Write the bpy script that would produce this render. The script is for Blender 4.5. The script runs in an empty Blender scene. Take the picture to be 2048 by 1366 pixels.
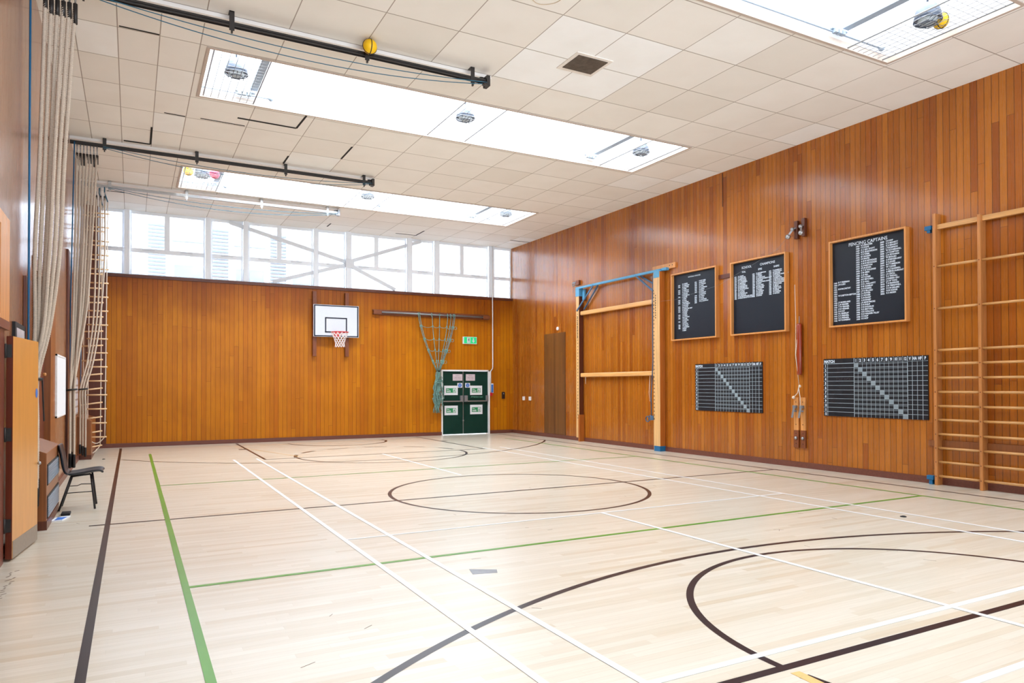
import bpy, bmesh, math, random
from mathutils import Vector, Matrix
random.seed(7)
C = bpy.context.scene.collection
PI = math.pi

# ------------------------------------------------------------------ room (metres)
XL, XR, YB, YN, HC = -0.95, 10.45, 19.376, -2.1, 5.745
SILL = 4.17
SKY = [(-1.2, 0.42), (4.24, 5.86), (9.64, 11.30), (15.08, 16.72)]   # skylight openings along y
SX0, SX1 = 0.85, 8.83

def srgb(r, g, b):
    f = lambda c: (c/255/12.92) if c/255 <= 0.04045 else ((c/255+0.055)/1.055)**2.4
    return (f(r), f(g), f(b), 1.0)

# ------------------------------------------------------------------ node helper
class NT:
    def __init__(s, name):
        s.m = bpy.data.materials.new(name); s.m.use_nodes = True
        s.t = s.m.node_tree; s.t.nodes.clear()
        s.out = s.t.nodes.new('ShaderNodeOutputMaterial')
    def n(s, typ, **kw):
        nd = s.t.nodes.new(typ)
        for k, v in kw.items(): setattr(nd, k, v)
        return nd
    def l(s, a, b): s.t.links.new(a, b)
    def put(s, sock, v):
        if hasattr(v, 'links') or hasattr(v, 'is_output'): s.l(v, sock)
        else: sock.default_value = v
    def math(s, op, a, b=0.0, c=0.0):
        nd = s.n('ShaderNodeMath', operation=op)
        for i, v in enumerate((a, b, c)): s.put(nd.inputs[i], v)
        return nd.outputs[0]
    def pos(s):
        g = s.n('ShaderNodeNewGeometry'); x = s.n('ShaderNodeSeparateXYZ'); s.l(g.outputs['Position'], x.inputs[0])
        return x.outputs
    def objpos(s):
        g = s.n('ShaderNodeTexCoord'); x = s.n('ShaderNodeSeparateXYZ'); s.l(g.outputs['Object'], x.inputs[0])
        return x.outputs
    def comb(s, x, y, z):
        nd = s.n('ShaderNodeCombineXYZ')
        for i, v in enumerate((x, y, z)): s.put(nd.inputs[i], v)
        return nd.outputs[0]
    def noise(s, vec, scale=1.0, detail=3.0, rough=0.55):
        nd = s.n('ShaderNodeTexNoise'); s.l(vec, nd.inputs['Vector'])
        nd.inputs['Scale'].default_value = scale; nd.inputs['Detail'].default_value = detail
        nd.inputs['Roughness'].default_value = rough
        return nd.outputs['Fac']
    def white(s, vec):
        nd = s.n('ShaderNodeTexWhiteNoise', noise_dimensions='3D'); s.l(vec, nd.inputs['Vector'])
        return nd.outputs['Value']
    def ramp(s, fac, stops, interp='LINEAR'):
        nd = s.n('ShaderNodeValToRGB'); s.l(fac, nd.inputs[0]); e = nd.color_ramp.elements
        nd.color_ramp.interpolation = interp
        while len(e) < len(stops): e.new(0.5)
        for el, (p, c) in zip(e, stops): el.position = p; el.color = c
        return nd.outputs[0]
    def mix(s, f, a, b, blend='MIX'):
        nd = s.n('ShaderNodeMix', data_type='RGBA', blend_type=blend)
        s.put(nd.inputs[0], f); s.put(nd.inputs[6], a); s.put(nd.inputs[7], b)
        return nd.outputs[2]
    def mapr(s, v, a, b, c, d):
        nd = s.n('ShaderNodeMapRange'); s.l(v, nd.inputs[0])
        for i, x in enumerate((a, b, c, d)): nd.inputs[i+1].default_value = x
        return nd.outputs[0]
    def bump(s, h, strength=0.3, dist=0.01):
        nd = s.n('ShaderNodeBump'); s.l(h, nd.inputs['Height'])
        nd.inputs['Strength'].default_value = strength; nd.inputs['Distance'].default_value = dist
        return nd.outputs[0]
    def bsdf(s, color, rough=0.5, metal=0.0, coat=0.0, coat_rough=0.1, normal=None, spec=0.5, emis=None, emis_s=0.0):
        b = s.n('ShaderNodeBsdfPrincipled')
        s.put(b.inputs['Base Color'], color); s.put(b.inputs['Roughness'], rough); s.put(b.inputs['Metallic'], metal)
        b.inputs['Coat Weight'].default_value = coat; b.inputs['Coat Roughness'].default_value = coat_rough
        b.inputs['Specular IOR Level'].default_value = spec
        if normal is not None: s.l(normal, b.inputs['Normal'])
        if emis is not None:
            s.put(b.inputs['Emission Color'], emis); b.inputs['Emission Strength'].default_value = emis_s
        s.l(b.outputs[0], s.out.inputs[0])
        return s.m

def plain(name, col, rough=0.5, metal=0.0, var=0.06, scale=30.0, coat=0.0, spec=0.5, emis=0.0):
    t = NT(name); g = t.n('ShaderNodeTexCoord')
    f = t.noise(g.outputs['Object'], scale)
    c = t.mix(t.mapr(f, 0.3, 0.7, 0.0, 1.0), tuple(x*(1-var) for x in col[:3])+(1,), tuple(min(1, x*(1+var)) for x in col[:3])+(1,))
    if emis: return t.bsdf(c, rough, metal, coat, spec=spec, emis=c, emis_s=emis)
    return t.bsdf(c, rough, metal, coat, spec=spec)

def planks(name, au, av, w, L, stops, groove_col, gw=0.004, rough=0.3, coat=0.3, coat_rough=0.12, grain=0.25, bumps=0.35, blotch=0.25, fade=None, gmix=0.85, tilt=0.0, spec=0.5):
    t = NT(name); p = t.pos(); u, v = p[au], p[av]
    U = t.math('DIVIDE', u, w); idu = t.math('FLOOR', U); fu = t.math('FRACT', U)
    r1 = t.white(t.comb(idu, 3.3, 1.7))
    V = t.math('ADD', t.math('DIVIDE', v, L), t.math('MULTIPLY', r1, 7.31)); row = t.math('FLOOR', V); fv = t.math('FRACT', V)
    r2 = t.white(t.comb(idu, row, 0.5)); r3 = t.white(t.comb(idu, row, 9.5))
    base = t.ramp(r2, stops)
    gv = t.comb(t.math('MULTIPLY', u, 55.0), t.math('ADD', t.math('MULTIPLY', v, 2.2), t.math('MULTIPLY', r3, 40.0)), t.math('MULTIPLY', r2, 30.0))
    g = t.noise(gv, 1.0, 4.0, 0.6)
    col = t.mix(t.mapr(g, 0.3, 0.75, 0.0, grain), base, tuple(x*0.35 for x in stops[0][1][:3])+(1,))
    bl = t.noise(t.comb(t.math('MULTIPLY', u, 0.9), t.math('MULTIPLY', v, 0.9), 0.0), 1.0, 3.0)
    col = t.mix(t.mapr(bl, 0.35, 0.75, 0.0, blotch), col, tuple(x*0.55 for x in stops[-1][1][:3])+(1,), 'MIX')
    if fade is not None:                       # plank colour tinted increasingly with height
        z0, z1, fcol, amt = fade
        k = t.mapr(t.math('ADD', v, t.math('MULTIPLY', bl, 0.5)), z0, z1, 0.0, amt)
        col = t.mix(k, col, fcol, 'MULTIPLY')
    gu = t.math('MAXIMUM', t.math('LESS_THAN', fu, gw/w), t.math('LESS_THAN', fv, gw*0.6/L))
    col = t.mix(t.math('MULTIPLY', gu, gmix), col, groove_col)
    h = t.math('ADD', t.math('SUBTRACT', t.math('MULTIPLY', g, 0.08), gu), t.math('MULTIPLY', t.math('MULTIPLY', fu, t.math('SUBTRACT', r3, 0.5)), tilt))
    nrm = t.bump(h, bumps, 0.004)
    rr = t.mapr(g, 0.2, 0.8, rough*0.85, rough*1.2)
    return t.bsdf(col, rr, 0.0, coat, coat_rough, nrm, spec)

def wood(name, col, rough=0.4, axis=2, var=0.3, coat=0.15, streak=40.0):
    t = NT(name); p = t.pos()
    vec = [t.math('MULTIPLY', p[i], 1.6 if i == axis else streak) for i in range(3)]
    g = t.noise(t.comb(*vec), 1.0, 4.0, 0.6)
    c = t.mix(t.mapr(g, 0.3, 0.75, 0.0, 1.0), tuple(min(1, x*(1+var*0.5)) for x in col[:3])+(1,), tuple(x*(1-var) for x in col[:3])+(1,))
    return t.bsdf(c, rough, 0.0, coat, 0.15)

# ------------------------------------------------------------------ materials
M = {}
M['back'] = planks('golden_plank_wall', 0, 2, 0.110, 5.5,
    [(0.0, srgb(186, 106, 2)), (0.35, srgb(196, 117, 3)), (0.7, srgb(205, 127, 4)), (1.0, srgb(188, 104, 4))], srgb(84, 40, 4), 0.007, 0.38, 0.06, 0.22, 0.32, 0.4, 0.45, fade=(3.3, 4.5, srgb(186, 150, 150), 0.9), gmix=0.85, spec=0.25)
M['right'] = planks('red_brown_plank_wall', 1, 2, 0.095, 3.6,
    [(0.0, srgb(166, 92, 22)), (0.3, srgb(178, 104, 28)), (0.6, srgb(190, 114, 35)), (0.85, srgb(170, 92, 24)), (1.0, srgb(150, 77, 20))], srgb(52, 20, 5), 0.007, 0.26, 0.5, 0.14, 0.3, 0.45, 0.3, gmix=0.8, tilt=0.35, spec=0.3)
M['left'] = planks('left_panel_wall', 1, 2, 0.61, 6.0,
    [(0.0, srgb(150, 96, 58)), (0.5, srgb(166, 108, 66)), (1.0, srgb(142, 88, 50))], srgb(80, 44, 22), 0.006, 0.25, 0.35, 0.15, 0.4, 0.3, 0.2)
M['floor'] = planks('maple_strip_floor', 1, 0, 0.062, 1.05,
    [(0.0, srgb(206, 195, 175)), (0.3, srgb(212, 203, 186)), (0.65, srgb(217, 209, 194)), (0.9, srgb(208, 197, 178)), (1.0, srgb(202, 187, 163))], srgb(176, 160, 136), 0.0022, 0.34, 0.55, 0.24, 0.13, 0.05, 0.06, gmix=0.5)
M['base'] = wood('dark_skirting', srgb(108, 58, 44), 0.45, 0)
M['dark_wood'] = wood('dark_red_wood', srgb(92, 40, 16), 0.4, 2)
M['mid_wood'] = wood('brown_wood', srgb(140, 82, 40), 0.35, 2)
M['frame_wood'] = wood('oak_frame_wood', srgb(214, 146, 80), 0.4, 2)
M['pine'] = wood('pale_pine', srgb(222, 176, 118), 0.4, 2)
M['pine_y'] = wood('pine_beam', srgb(228, 170, 104), 0.35, 1, coat=0.3)
M['pine_side'] = wood('orange_pine', srgb(176, 98, 34), 0.4, 2)
M['bar_wood'] = wood('wall_bar_beech', srgb(186, 122, 66), 0.35, 2)
M['rung_wood'] = wood('wall_bar_rung', srgb(206, 152, 92), 0.3, 1, coat=0.35)
M['ladder_rung'] = wood('ladder_rung_wood', srgb(222, 184, 138), 0.45, 0)
M['veneer'] = wood('yellow_door_veneer', srgb(208, 146, 72), 0.35, 2, var=0.12, streak=14.0)
M['red_edge'] = wood('red_door_edge', srgb(104, 40, 16), 0.4, 2)
M['batten'] = wood('batten_wood', srgb(122, 62, 28), 0.45, 2)
M['batten_x'] = wood('rail_wood', srgb(120, 62, 26), 0.45, 0)
M['redpole'] = wood('red_stained_pole', srgb(150, 52, 20), 0.3, 2, coat=0.4)
M['white'] = plain('white_paint', srgb(232, 232, 234), 0.45)
M['white_frame'] = plain('white_window_paint', srgb(240, 246, 254), 0.5, var=0.01)
M['shaft'] = plain('white_shaft', srgb(206, 207, 209), 0.6, var=0.01)
M['brace'] = plain('grey_white_brace', srgb(222, 228, 236), 0.5, var=0.02)
M['board_white'] = plain('white_backboard', srgb(212, 217, 226), 0.4, var=0.02)
M['navy'] = plain('navy_line', srgb(30, 34, 52), 0.4)
M['black'] = plain('matt_black', srgb(24, 24, 26), 0.6)
M['plastic'] = plain('black_chair_plastic', srgb(38, 40, 48), 0.4)
M['legmetal'] = plain('black_steel_leg', srgb(30, 26, 30), 0.4)
M['red'] = plain('red_hoop', srgb(206, 62, 66), 0.4)
M['netwhite'] = plain('white_net_cord', srgb(236, 224, 222), 0.8)
M['teal'] = plain('teal_net_rope', srgb(112, 150, 142), 0.85, var=0.2)
M['rope'] = plain('natural_rope', srgb(198, 183, 166), 0.9, var=0.12, scale=60)
M['rope_thin'] = plain('white_thin_rope', srgb(222, 208, 192), 0.9)
M['bluerope'] = plain('blue_cord', srgb(36, 96, 120), 0.7)
M['bluepaint'] = plain('light_blue_paint', srgb(84, 154, 194), 0.4)
M['blueshoe'] = plain('blue_foot', srgb(20, 100, 148), 0.45)
M['bluebrace'] = plain('slate_blue_brace', srgb(62, 96, 128), 0.45)
M['track'] = plain('dark_steel_track', srgb(52, 48, 46), 0.45, 0.3)
M['track_light'] = plain('grey_steel_track', srgb(186, 186, 186), 0.3, 0.4)
M['steel'] = plain('steel', srgb(170, 172, 176), 0.3, 0.8)
M['grey'] = plain('grey_metal', srgb(140, 142, 146), 0.4, 0.5)
M['kick'] = plain('grey_kick_plate', srgb(142, 130, 116), 0.4, 0.3)
M['green_door'] = plain('dark_green_door', srgb(0, 50, 40), 0.5, var=0.04, spec=0.3)
M['sign_green'] = plain('sign_green', srgb(30, 140, 84), 0.5)
M['exit_green'] = plain('exit_green_lit', srgb(30, 196, 120), 0.4, var=0.02, emis=0.35)
M['mint'] = plain('mint_print', srgb(120, 196, 166), 0.5)
M['paper'] = plain('white_paper', srgb(226, 228, 234), 0.7, var=0.02)
M['pinkpaper'] = plain('pinkish_paper', srgb(206, 190, 196), 0.7, var=0.03)
M['signblue'] = plain('sign_blue', srgb(52, 112, 196), 0.5)
M['signred'] = plain('call_point_red', srgb(190, 24, 34), 0.4)
M['textgrey'] = plain('grey_print', srgb(120, 100, 110), 0.7)
M['chalk'] = plain('chalkboard', srgb(20, 28, 40), 0.42, var=0.05, scale=3, spec=0.35)
M['slate'] = plain('match_board_black', srgb(20, 21, 29), 0.5, var=0.12, scale=8, spec=0.35)
M['letter'] = plain('white_lettering', srgb(206, 218, 232), 0.6, var=0.02)
M['gridline'] = plain('match_grid_white', srgb(172, 188, 200), 0.6)
M['void'] = plain('dark_gap', srgb(30, 26, 24), 0.9)
M['vent'] = plain('brown_vent_mesh', srgb(82, 70, 60), 0.7, var=0.35, scale=14)
M['vent_frame'] = plain('vent_surround', srgb(228, 220, 212), 0.6)
M['yellow'] = plain('yellow_ball', srgb(236, 186, 10), 0.5, var=0.08, scale=6)
M['pink'] = plain('pink_ball', srgb(232, 72, 104), 0.5)
M['lamp_body'] = plain('lamp_grey_housing', srgb(96, 104, 118), 0.4, 0.4)
M['lens'] = plain('lamp_lens', srgb(200, 210, 214), 0.2)
M['grille'] = plain('silver_grille', srgb(150, 164, 182), 0.35, 0.3)
M['gear'] = plain('blue_grey_gear', srgb(150, 164, 180), 0.5)
M['photo'] = plain('picture_print', srgb(190, 184, 190), 0.4, var=0.2, scale=12)
M['greyboard'] = plain('grey_notice_board', srgb(142, 122, 112), 0.6, var=0.3, scale=7)
M['purple_panel'] = wood('purple_brown_panel', srgb(146, 98, 86), 0.25, 2, coat=0.4)
M['line_dark'] = plain('dark_court_paint', srgb(34, 27, 33), 0.28, var=0.08, scale=2)
M['line_green'] = plain('green_court_paint', srgb(86, 146, 48), 0.28, var=0.08, scale=2)
M['line_white'] = plain('white_court_paint', srgb(230, 232, 234), 0.28, var=0.02)
M['line_tan'] = plain('tan_court_paint', srgb(214, 176, 116), 0.3)
M['building'] = plain('pale_render', srgb(226, 230, 234), 0.8, var=0.02)
M['louvre'] = plain('pale_louvre', srgb(116, 124, 134), 0.7)
M['out_glass'] = plain('outside_window_glass', srgb(130, 144, 158), 0.5, var=0.12, scale=1.2)
M['switch'] = plain('brown_switch', srgb(46, 28, 20), 0.4)

def glass():
    t = NT('thin_window_glass')
    tr = t.n('ShaderNodeBsdfTransparent'); tr.inputs[0].default_value = (0.96, 0.97, 0.98, 1)
    gl = t.n('ShaderNodeBsdfGlossy'); gl.inputs['Roughness'].default_value = 0.02
    fr = t.n('ShaderNodeFresnel'); fr.inputs[0].default_value = 1.3
    mx = t.n('ShaderNodeMixShader'); t.l(fr.outputs[0], mx.inputs[0]); t.l(tr.outputs[0], mx.inputs[1]); t.l(gl.outputs[0], mx.inputs[2])
    t.l(mx.outputs[0], t.out.inputs[0]); return t.m
M['glass'] = glass()

def dome():                                    # the daylit diffusing sheet over each skylight
    t = NT('daylit_skylight_sheet'); e = t.n('ShaderNodeEmission')
    g = t.n('ShaderNodeTexCoord'); f = t.noise(g.outputs['Object'], 0.6)
    t.l(t.mix(f, (0.93, 0.96, 1, 1), (1, 1, 1, 1)), e.inputs[0]); e.inputs[1].default_value = 4.0
    t.l(e.outputs[0], t.out.inputs[0]); return t.m
M['dome'] = dome()

def ceiling_mat():
    t = NT('ceiling_tiles'); p = t.pos(); P = 0.909; lw = 0.012
    ux = t.math('DIVIDE', t.math('SUBTRACT', p[0], 0.735), P); uy = t.math('DIVIDE', t.math('SUBTRACT', p[1], 6.858), P)
    half = t.math('LESS_THAN', p[0], 0.735)
    ux2 = t.math('MULTIPLY', ux, t.math('ADD', 1.0, half))
    fx, fy = t.math('FRACT', ux2), t.math('FRACT', uy)
    r = t.white(t.comb(t.math('FLOOR', ux2), t.math('FLOOR', uy), 0.3))
    col = t.ramp(r, [(0.0, srgb(228, 222, 214)), (0.10, srgb(234, 229, 222)), (0.55, srgb(237, 232, 226)), (0.9, srgb(240, 236, 230)), (0.97, srgb(242, 241, 239)), (1.0, srgb(243, 242, 240))])
    newer = t.math('MULTIPLY', t.math('LESS_THAN', t.math('ABSOLUTE', t.math('SUBTRACT', ux, 5.0)), 1.0), t.math('LESS_THAN', t.math('ABSOLUTE', t.math('SUBTRACT', uy, 1.0)), 1.0))
    col = t.mix(newer, col, srgb(246, 246, 246))
    n1 = t.noise(t.comb(p[0], p[1], 0.0), 1.3, 4.0)
    col = t.mix(t.mapr(n1, 0.4, 0.8, 0.0, 0.18), col, srgb(204, 192, 176))
    gx = t.math('LESS_THAN', fx, t.math('MULTIPLY', lw/P, t.math('ADD', 1.0, half)))
    gy = t.math('LESS_THAN', fy, lw*1.2/P)
    g = t.math('MAXIMUM', gx, gy)
    col = t.mix(t.math('MULTIPLY', g, 0.8), col, srgb(138, 122, 108))
    return t.bsdf(col, 0.75, normal=t.bump(t.math('SUBTRACT', 1.0, g), 0.3, 0.004))
M['ceiling'] = ceiling_mat()
M['soffit'] = plain('soffit_paint', srgb(238, 232, 226), 0.7, var=0.03, scale=1.5)

# ------------------------------------------------------------------ mesh builder
class MB:
    def __init__(s): s.v = []; s.f = []; s.mi = []; s.cur = 0; s.smooth = []; s.sm = False
    def _add(s, vs, fs):
        o = len(s.v); s.v += [tuple(v) for v in vs]
        for f in fs: s.f.append([i+o for i in f]); s.mi.append(s.cur); s.smooth.append(s.sm)
        return s
    def mat(s, i): s.cur = i; return s
    def box(s, x0, x1, y0, y1, z0, z1):
        x0, x1 = min(x0, x1), max(x0, x1); y0, y1 = min(y0, y1), max(y0, y1); z0, z1 = min(z0, z1), max(z0, z1)
        vs = [(x, y, z) for x in (x0, x1) for y in (y0, y1) for z in (z0, z1)]
        return s._add(vs, [(0, 1, 3, 2), (4, 6, 7, 5), (0, 4, 5, 1), (2, 3, 7, 6), (0, 2, 6, 4), (1, 5, 7, 3)])
    def quad(s, a, b, c, d): return s._add([a, b, c, d], [(0, 1, 2, 3)])
    def prism(s, poly, vec):                   # poly: list of 3D points, extruded by vec
        n = len(poly); v = Vector(vec)
        vs = [Vector(p) for p in poly]; vs += [p+v for p in vs]
        fs = [list(range(n))[::-1], list(range(n, 2*n))] + [(i, (i+1) % n, n+(i+1) % n, n+i) for i in range(n)]
        return s._add(vs, fs)
    def bar(s, p, q, w, h, up=(0, 0, 1)):
        p, q = Vector(p), Vector(q); d = (q-p).normalized(); u = Vector(up)
        if abs(d.dot(u)) > 0.99: u = Vector((0, 1, 0))
        a = d.cross(u).normalized()*w/2; b = a.cross(d).normalized()*h/2
        vs = [p-a-b, p+a-b, p+a+b, p-a+b, q-a-b, q+a-b, q+a+b, q-a+b]
        return s._add(vs, [(0, 3, 2, 1), (4, 5, 6, 7), (0, 1, 5, 4), (1, 2, 6, 5), (2, 3, 7, 6), (3, 0, 4, 7)])
    def tube(s, pts, r, n=8, lobes=0, twist=0.0, amp=0.0, cap=True):
        pts = [Vector(p) for p in pts]; m = len(pts); rings = []
        rr = r if hasattr(r, '__len__') else [r]*m
        t0 = (pts[1]-pts[0]).normalized(); ref = Vector((1, 0, 0)) if abs(t0.x) < 0.8 else Vector((0, 1, 0))
        a = t0.cross(ref).normalized(); dist = 0.0; vs = []
        for i, p in enumerate(pts):
            t = (pts[min(i+1, m-1)]-pts[max(i-1, 0)]).normalized()
            a = (a-t*a.dot(t)).normalized(); b = t.cross(a)
            if i: dist += (pts[i]-pts[i-1]).length
            for k in range(n):
                th = 2*PI*k/n
                rad = rr[i]*(1+amp*math.cos(lobes*(th-twist*dist))) if lobes else rr[i]
                vs.append(p+a*math.cos(th)*rad+b*math.sin(th)*rad)
        fs = [(i*n+k, i*n+(k+1) % n, (i+1)*n+(k+1) % n, (i+1)*n+k) for i in range(m-1) for k in range(n)]
        sm = s.sm; s.sm = n >= 6
        s._add(vs, fs); s.sm = False
        if cap:
            o = len(s.v)-len(vs)
            s.f.append([o+k for k in range(n)][::-1]); s.mi.append(s.cur); s.smooth.append(False)
            s.f.append([o+(m-1)*n+k for k in range(n)]); s.mi.append(s.cur); s.smooth.append(False)
        s.sm = sm; return s
    def ring(s, c, R, r, axis='z', n=32, k=8, a0=0.0, a1=2*PI):
        full = abs(a1-a0-2*PI) < 1e-6; pts = []
        for i in range(n+(0 if full else 1)):
            th = a0+(a1-a0)*i/n
            e = {'z': (math.cos(th), math.sin(th), 0), 'y': (math.cos(th), 0, math.sin(th)), 'x': (0, math.cos(th), math.sin(th))}[axis]
            pts.append(Vector(c)+Vector(e)*R)
        if full: pts += [pts[0], pts[1]]
        return s.tube(pts, r, k, cap=not full)
    def lathe(s, prof, c, n=24, axis='z'):      # prof: [(radius, height)]
        vs = []; c = Vector(c)
        for R, h in prof:
            for k in range(n):
                th = 2*PI*k/n; x, y = R*math.cos(th), R*math.sin(th)
                vs.append(c+Vector({'z': (x, y, h), 'x': (h, x, y), 'y': (x, h, y)}[axis]))
        m = len(prof); fs = [(i*n+k, i*n+(k+1) % n, (i+1)*n+(k+1) % n, (i+1)*n+k) for i in range(m-1) for k in range(n)]
        sm = s.sm; s.sm = True; s._add(vs, fs); s.sm = False
        o = len(s.v)-len(vs)
        for i0, rev in ((0, True), ((m-1)*n, False)):
            f = [o+i0+k for k in range(n)]; s.f.append(f[::-1] if rev else f); s.mi.append(s.cur); s.smooth.append(False)
        s.sm = sm; return s
    def sphere(s, c, r, n=24, m=14, sq=1.0):
        return s.lathe([(max(1e-4, r*math.sin(PI*i/m)), -r*sq*math.cos(PI*i/m)) for i in range(m+1)], c, n)
    def build(s, name, mats, parent=None, bevel=0.0):
        org = parent_loc(parent)
        me = bpy.data.meshes.new(name)
        me.from_pydata([tuple(Vector(v)-org) for v in s.v], [], s.f)
        for mm in (mats if isinstance(mats, (list, tuple)) else [mats]): me.materials.append(mm)
        me.polygons.foreach_set('material_index', s.mi); me.polygons.foreach_set('use_smooth', s.smooth)
        bm = bmesh.new(); bm.from_mesh(me); bmesh.ops.recalc_face_normals(bm, faces=bm.faces); bm.to_mesh(me); bm.free()
        me.update()
        o = bpy.data.objects.new(name, me); C.objects.link(o)
        if parent: o.parent = parent
        if bevel:
            b = o.modifiers.new('bevel', 'BEVEL'); b.width = bevel; b.segments = 2; b.limit_method = 'ANGLE'
        return o

def parent_loc(p):
    v = Vector((0, 0, 0))
    while p: v += p.location; p = p.parent
    return v

def tag(o, label=None, cat=None, group=None, kind=None):
    if label: o['label'] = label
    if cat: o['category'] = cat
    if group: o['group'] = group
    if kind: o['kind'] = kind
    return o

def thing(name, loc, label, cat, group=None, kind=None):
    o = bpy.data.objects.new(name, None); C.objects.link(o); o.location = loc; o.empty_display_size = 0.1
    return tag(o, label, cat, group, kind)

def copy_tree(src, loc, label=None, rotz=None):
    r = src.copy(); C.objects.link(r); r.location = loc
    if label: r['label'] = label
    if rotz is not None: r.rotation_euler = (0, 0, rotz)
    for ch in list(src.children):
        c = ch.copy(); C.objects.link(c); c.parent = r
        for g in list(ch.children):
            d = g.copy(); C.objects.link(d); d.parent = c
    return r

RW = Matrix(((0, 0, -1), (-1, 0, 0), (0, 1, 0)))      # text on the right wall: x -> -y, y -> z
BW = Matrix(((1, 0, 0), (0, 0, -1), (0, 1, 0)))       # text on the back wall: x -> x, y -> z
def lettering(txt, size, at, basis, mat, parent, pitch=None, align='LEFT', xs=1.0, bold=0.0, name='lettering', ext=0.0):
    cu = bpy.data.curves.new('lettering', 'FONT'); cu.body = txt; cu.size = size; cu.align_x = align; cu.offset = bold
    cu.resolution_u = 3; cu.extrude = ext
    if pitch: cu.space_line = pitch/size
    to = bpy.data.objects.new('lettering_source', cu); C.objects.link(to)
    bpy.context.view_layer.update()
    me = bpy.data.meshes.new_from_object(to.evaluated_get(bpy.context.evaluated_depsgraph_get()))
    bpy.data.objects.remove(to); bpy.data.curves.remove(cu)
    org = parent_loc(parent); at = Vector(at)
    for v in me.vertices:
        c = Vector((v.co.x*xs, v.co.y, v.co.z)); v.co = basis @ c + at - org
    me.materials.clear(); me.materials.append(mat)
    o = bpy.data.objects.new(name, me); C.objects.link(o); o.parent = parent
    return o

# ================================================================== SETTING
floor = tag(MB().box(XL-0.2, XR+0.1, YN-0.1, YB+0.15, -0.1, 0.0).build('floor', M['floor']), 'pale maple strip floor of the sports hall with painted court lines', 'floor', kind='structure')

# ceiling with four skylight openings
b = MB(); ys = [YN-0.1]+[y for s in SKY for y in s]+[YB+0.2]
for i in range(0, len(ys), 2): b.box(XL-0.1, XR+0.1, ys[i], ys[i+1], HC, HC+0.06)
for y0, y1 in SKY:
    b.box(XL-0.1, SX0, y0, y1, HC, HC+0.06); b.box(SX1, XR+0.1, y0, y1, HC, HC+0.06)
ceiling = tag(b.build('ceiling', M['ceiling']), 'cream square tile ceiling with skylight openings', 'ceiling', kind='structure')
# gaps where tiles have dropped
gaps = [((1.47, 11.95), (2.39, 11.98), .045), ((2.39, 11.98), (2.42, 11.35), .03), ((-.15, 9.55), (.28, 9.56), .02), ((-.14, 13.98), (.27, 13.98), .05), ((.275, 13.05), (.275, 13.98), .03),
        ((.43, 12.26), (.73, 12.28), .02), ((.95, 12.25), (1.62, 12.27), .018), ((3.46, 12.45), (3.46, 13.2), .03), ((-.5, 17.75), (-.16, 17.75), .03), ((7.1, 18.95), (7.1, 18.3), .03), ((6.5, 18.95), (7.1, 18.95), .03), ((9.8, 18.3), (10.45, 18.3), .03), ((2.55, 13.5), (2.55, 14.0), .03), ((4.6, 18.6), (4.6, 19.0), .03)]
b = MB()
for (ax, ay), (bx, by), w in gaps: b.bar((ax, ay, HC-0.004), (bx, by, HC-0.004), w, 0.006)
tag(b.build('tile_gap', M['void'], ceiling), 'dark gaps beside dropped tiles')
stain = MB(); pts = []
for i in range(25):
    th = -0.3+3.6*i/24; pts.append((4.0+0.17*math.cos(th)*(1+.1*math.sin(3*th)), 6.55+0.24*math.sin(th), HC-0.002))
stain.tube(pts, 0.006, 4)
tag(stain.build('stain', plain('stain_brown', srgb(188, 168, 142), 0.8), ceiling), 'brown ring shaped damp stain')

wr = tag(MB().box(XR, XR+0.15, YN, YB+0.15, 0, HC).build('wall_right', M['right']), 'long red brown vertical plank wall on the right of the hall', 'wall', kind='structure')
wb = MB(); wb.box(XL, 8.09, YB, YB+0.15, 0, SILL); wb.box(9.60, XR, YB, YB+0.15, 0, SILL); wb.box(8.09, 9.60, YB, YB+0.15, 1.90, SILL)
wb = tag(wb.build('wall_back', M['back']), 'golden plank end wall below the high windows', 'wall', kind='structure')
DY0, DY1, DZ = 9.15, 11.66, 2.88          # recess in the left wall
wl = MB(); wl.box(XL-0.15, XL, YN, 5.95, 0, HC); wl.box(XL-0.15, XL, 5.95, 6.93, 2.02, HC); wl.box(XL-0.15, XL, 6.93, DY0, 0, HC)
wl.box(XL-0.15, XL, DY0, DY1, DZ, HC); wl.box(XL-0.15, XL, DY1, YB+0.15, 0, HC)
wl = tag(wl.build('wall_left', M['left']), 'glossy brown panelled wall on the left behind the climbing ropes', 'wall', kind='structure')
wn = MB()  # unseen end wall; its wide window opening is added to fill in light
wn.box(XL, XR, YN-0.15, YN, 0, 0.9); wn.box(XL, XR, YN-0.15, YN, 5.3, HC)
for x in (XL, 1.9, 4.75, 7.6, XR-0.12): wn.box(x, x+0.12, YN-0.15, YN, 0.9, 5.3)
tag(wn.build('wall_front', M['back']), 'unseen wall behind the viewer, opened up for added fill light', 'wall', kind='structure')
g = tag(MB().box(XL, XR, YN-0.10, YN-0.095, 0.9, 5.3).build('window_20', M['glass']), 'glazing of the added fill window behind the viewer', 'window', kind='structure')  # pane of the made-up window that brightens the hall

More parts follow.
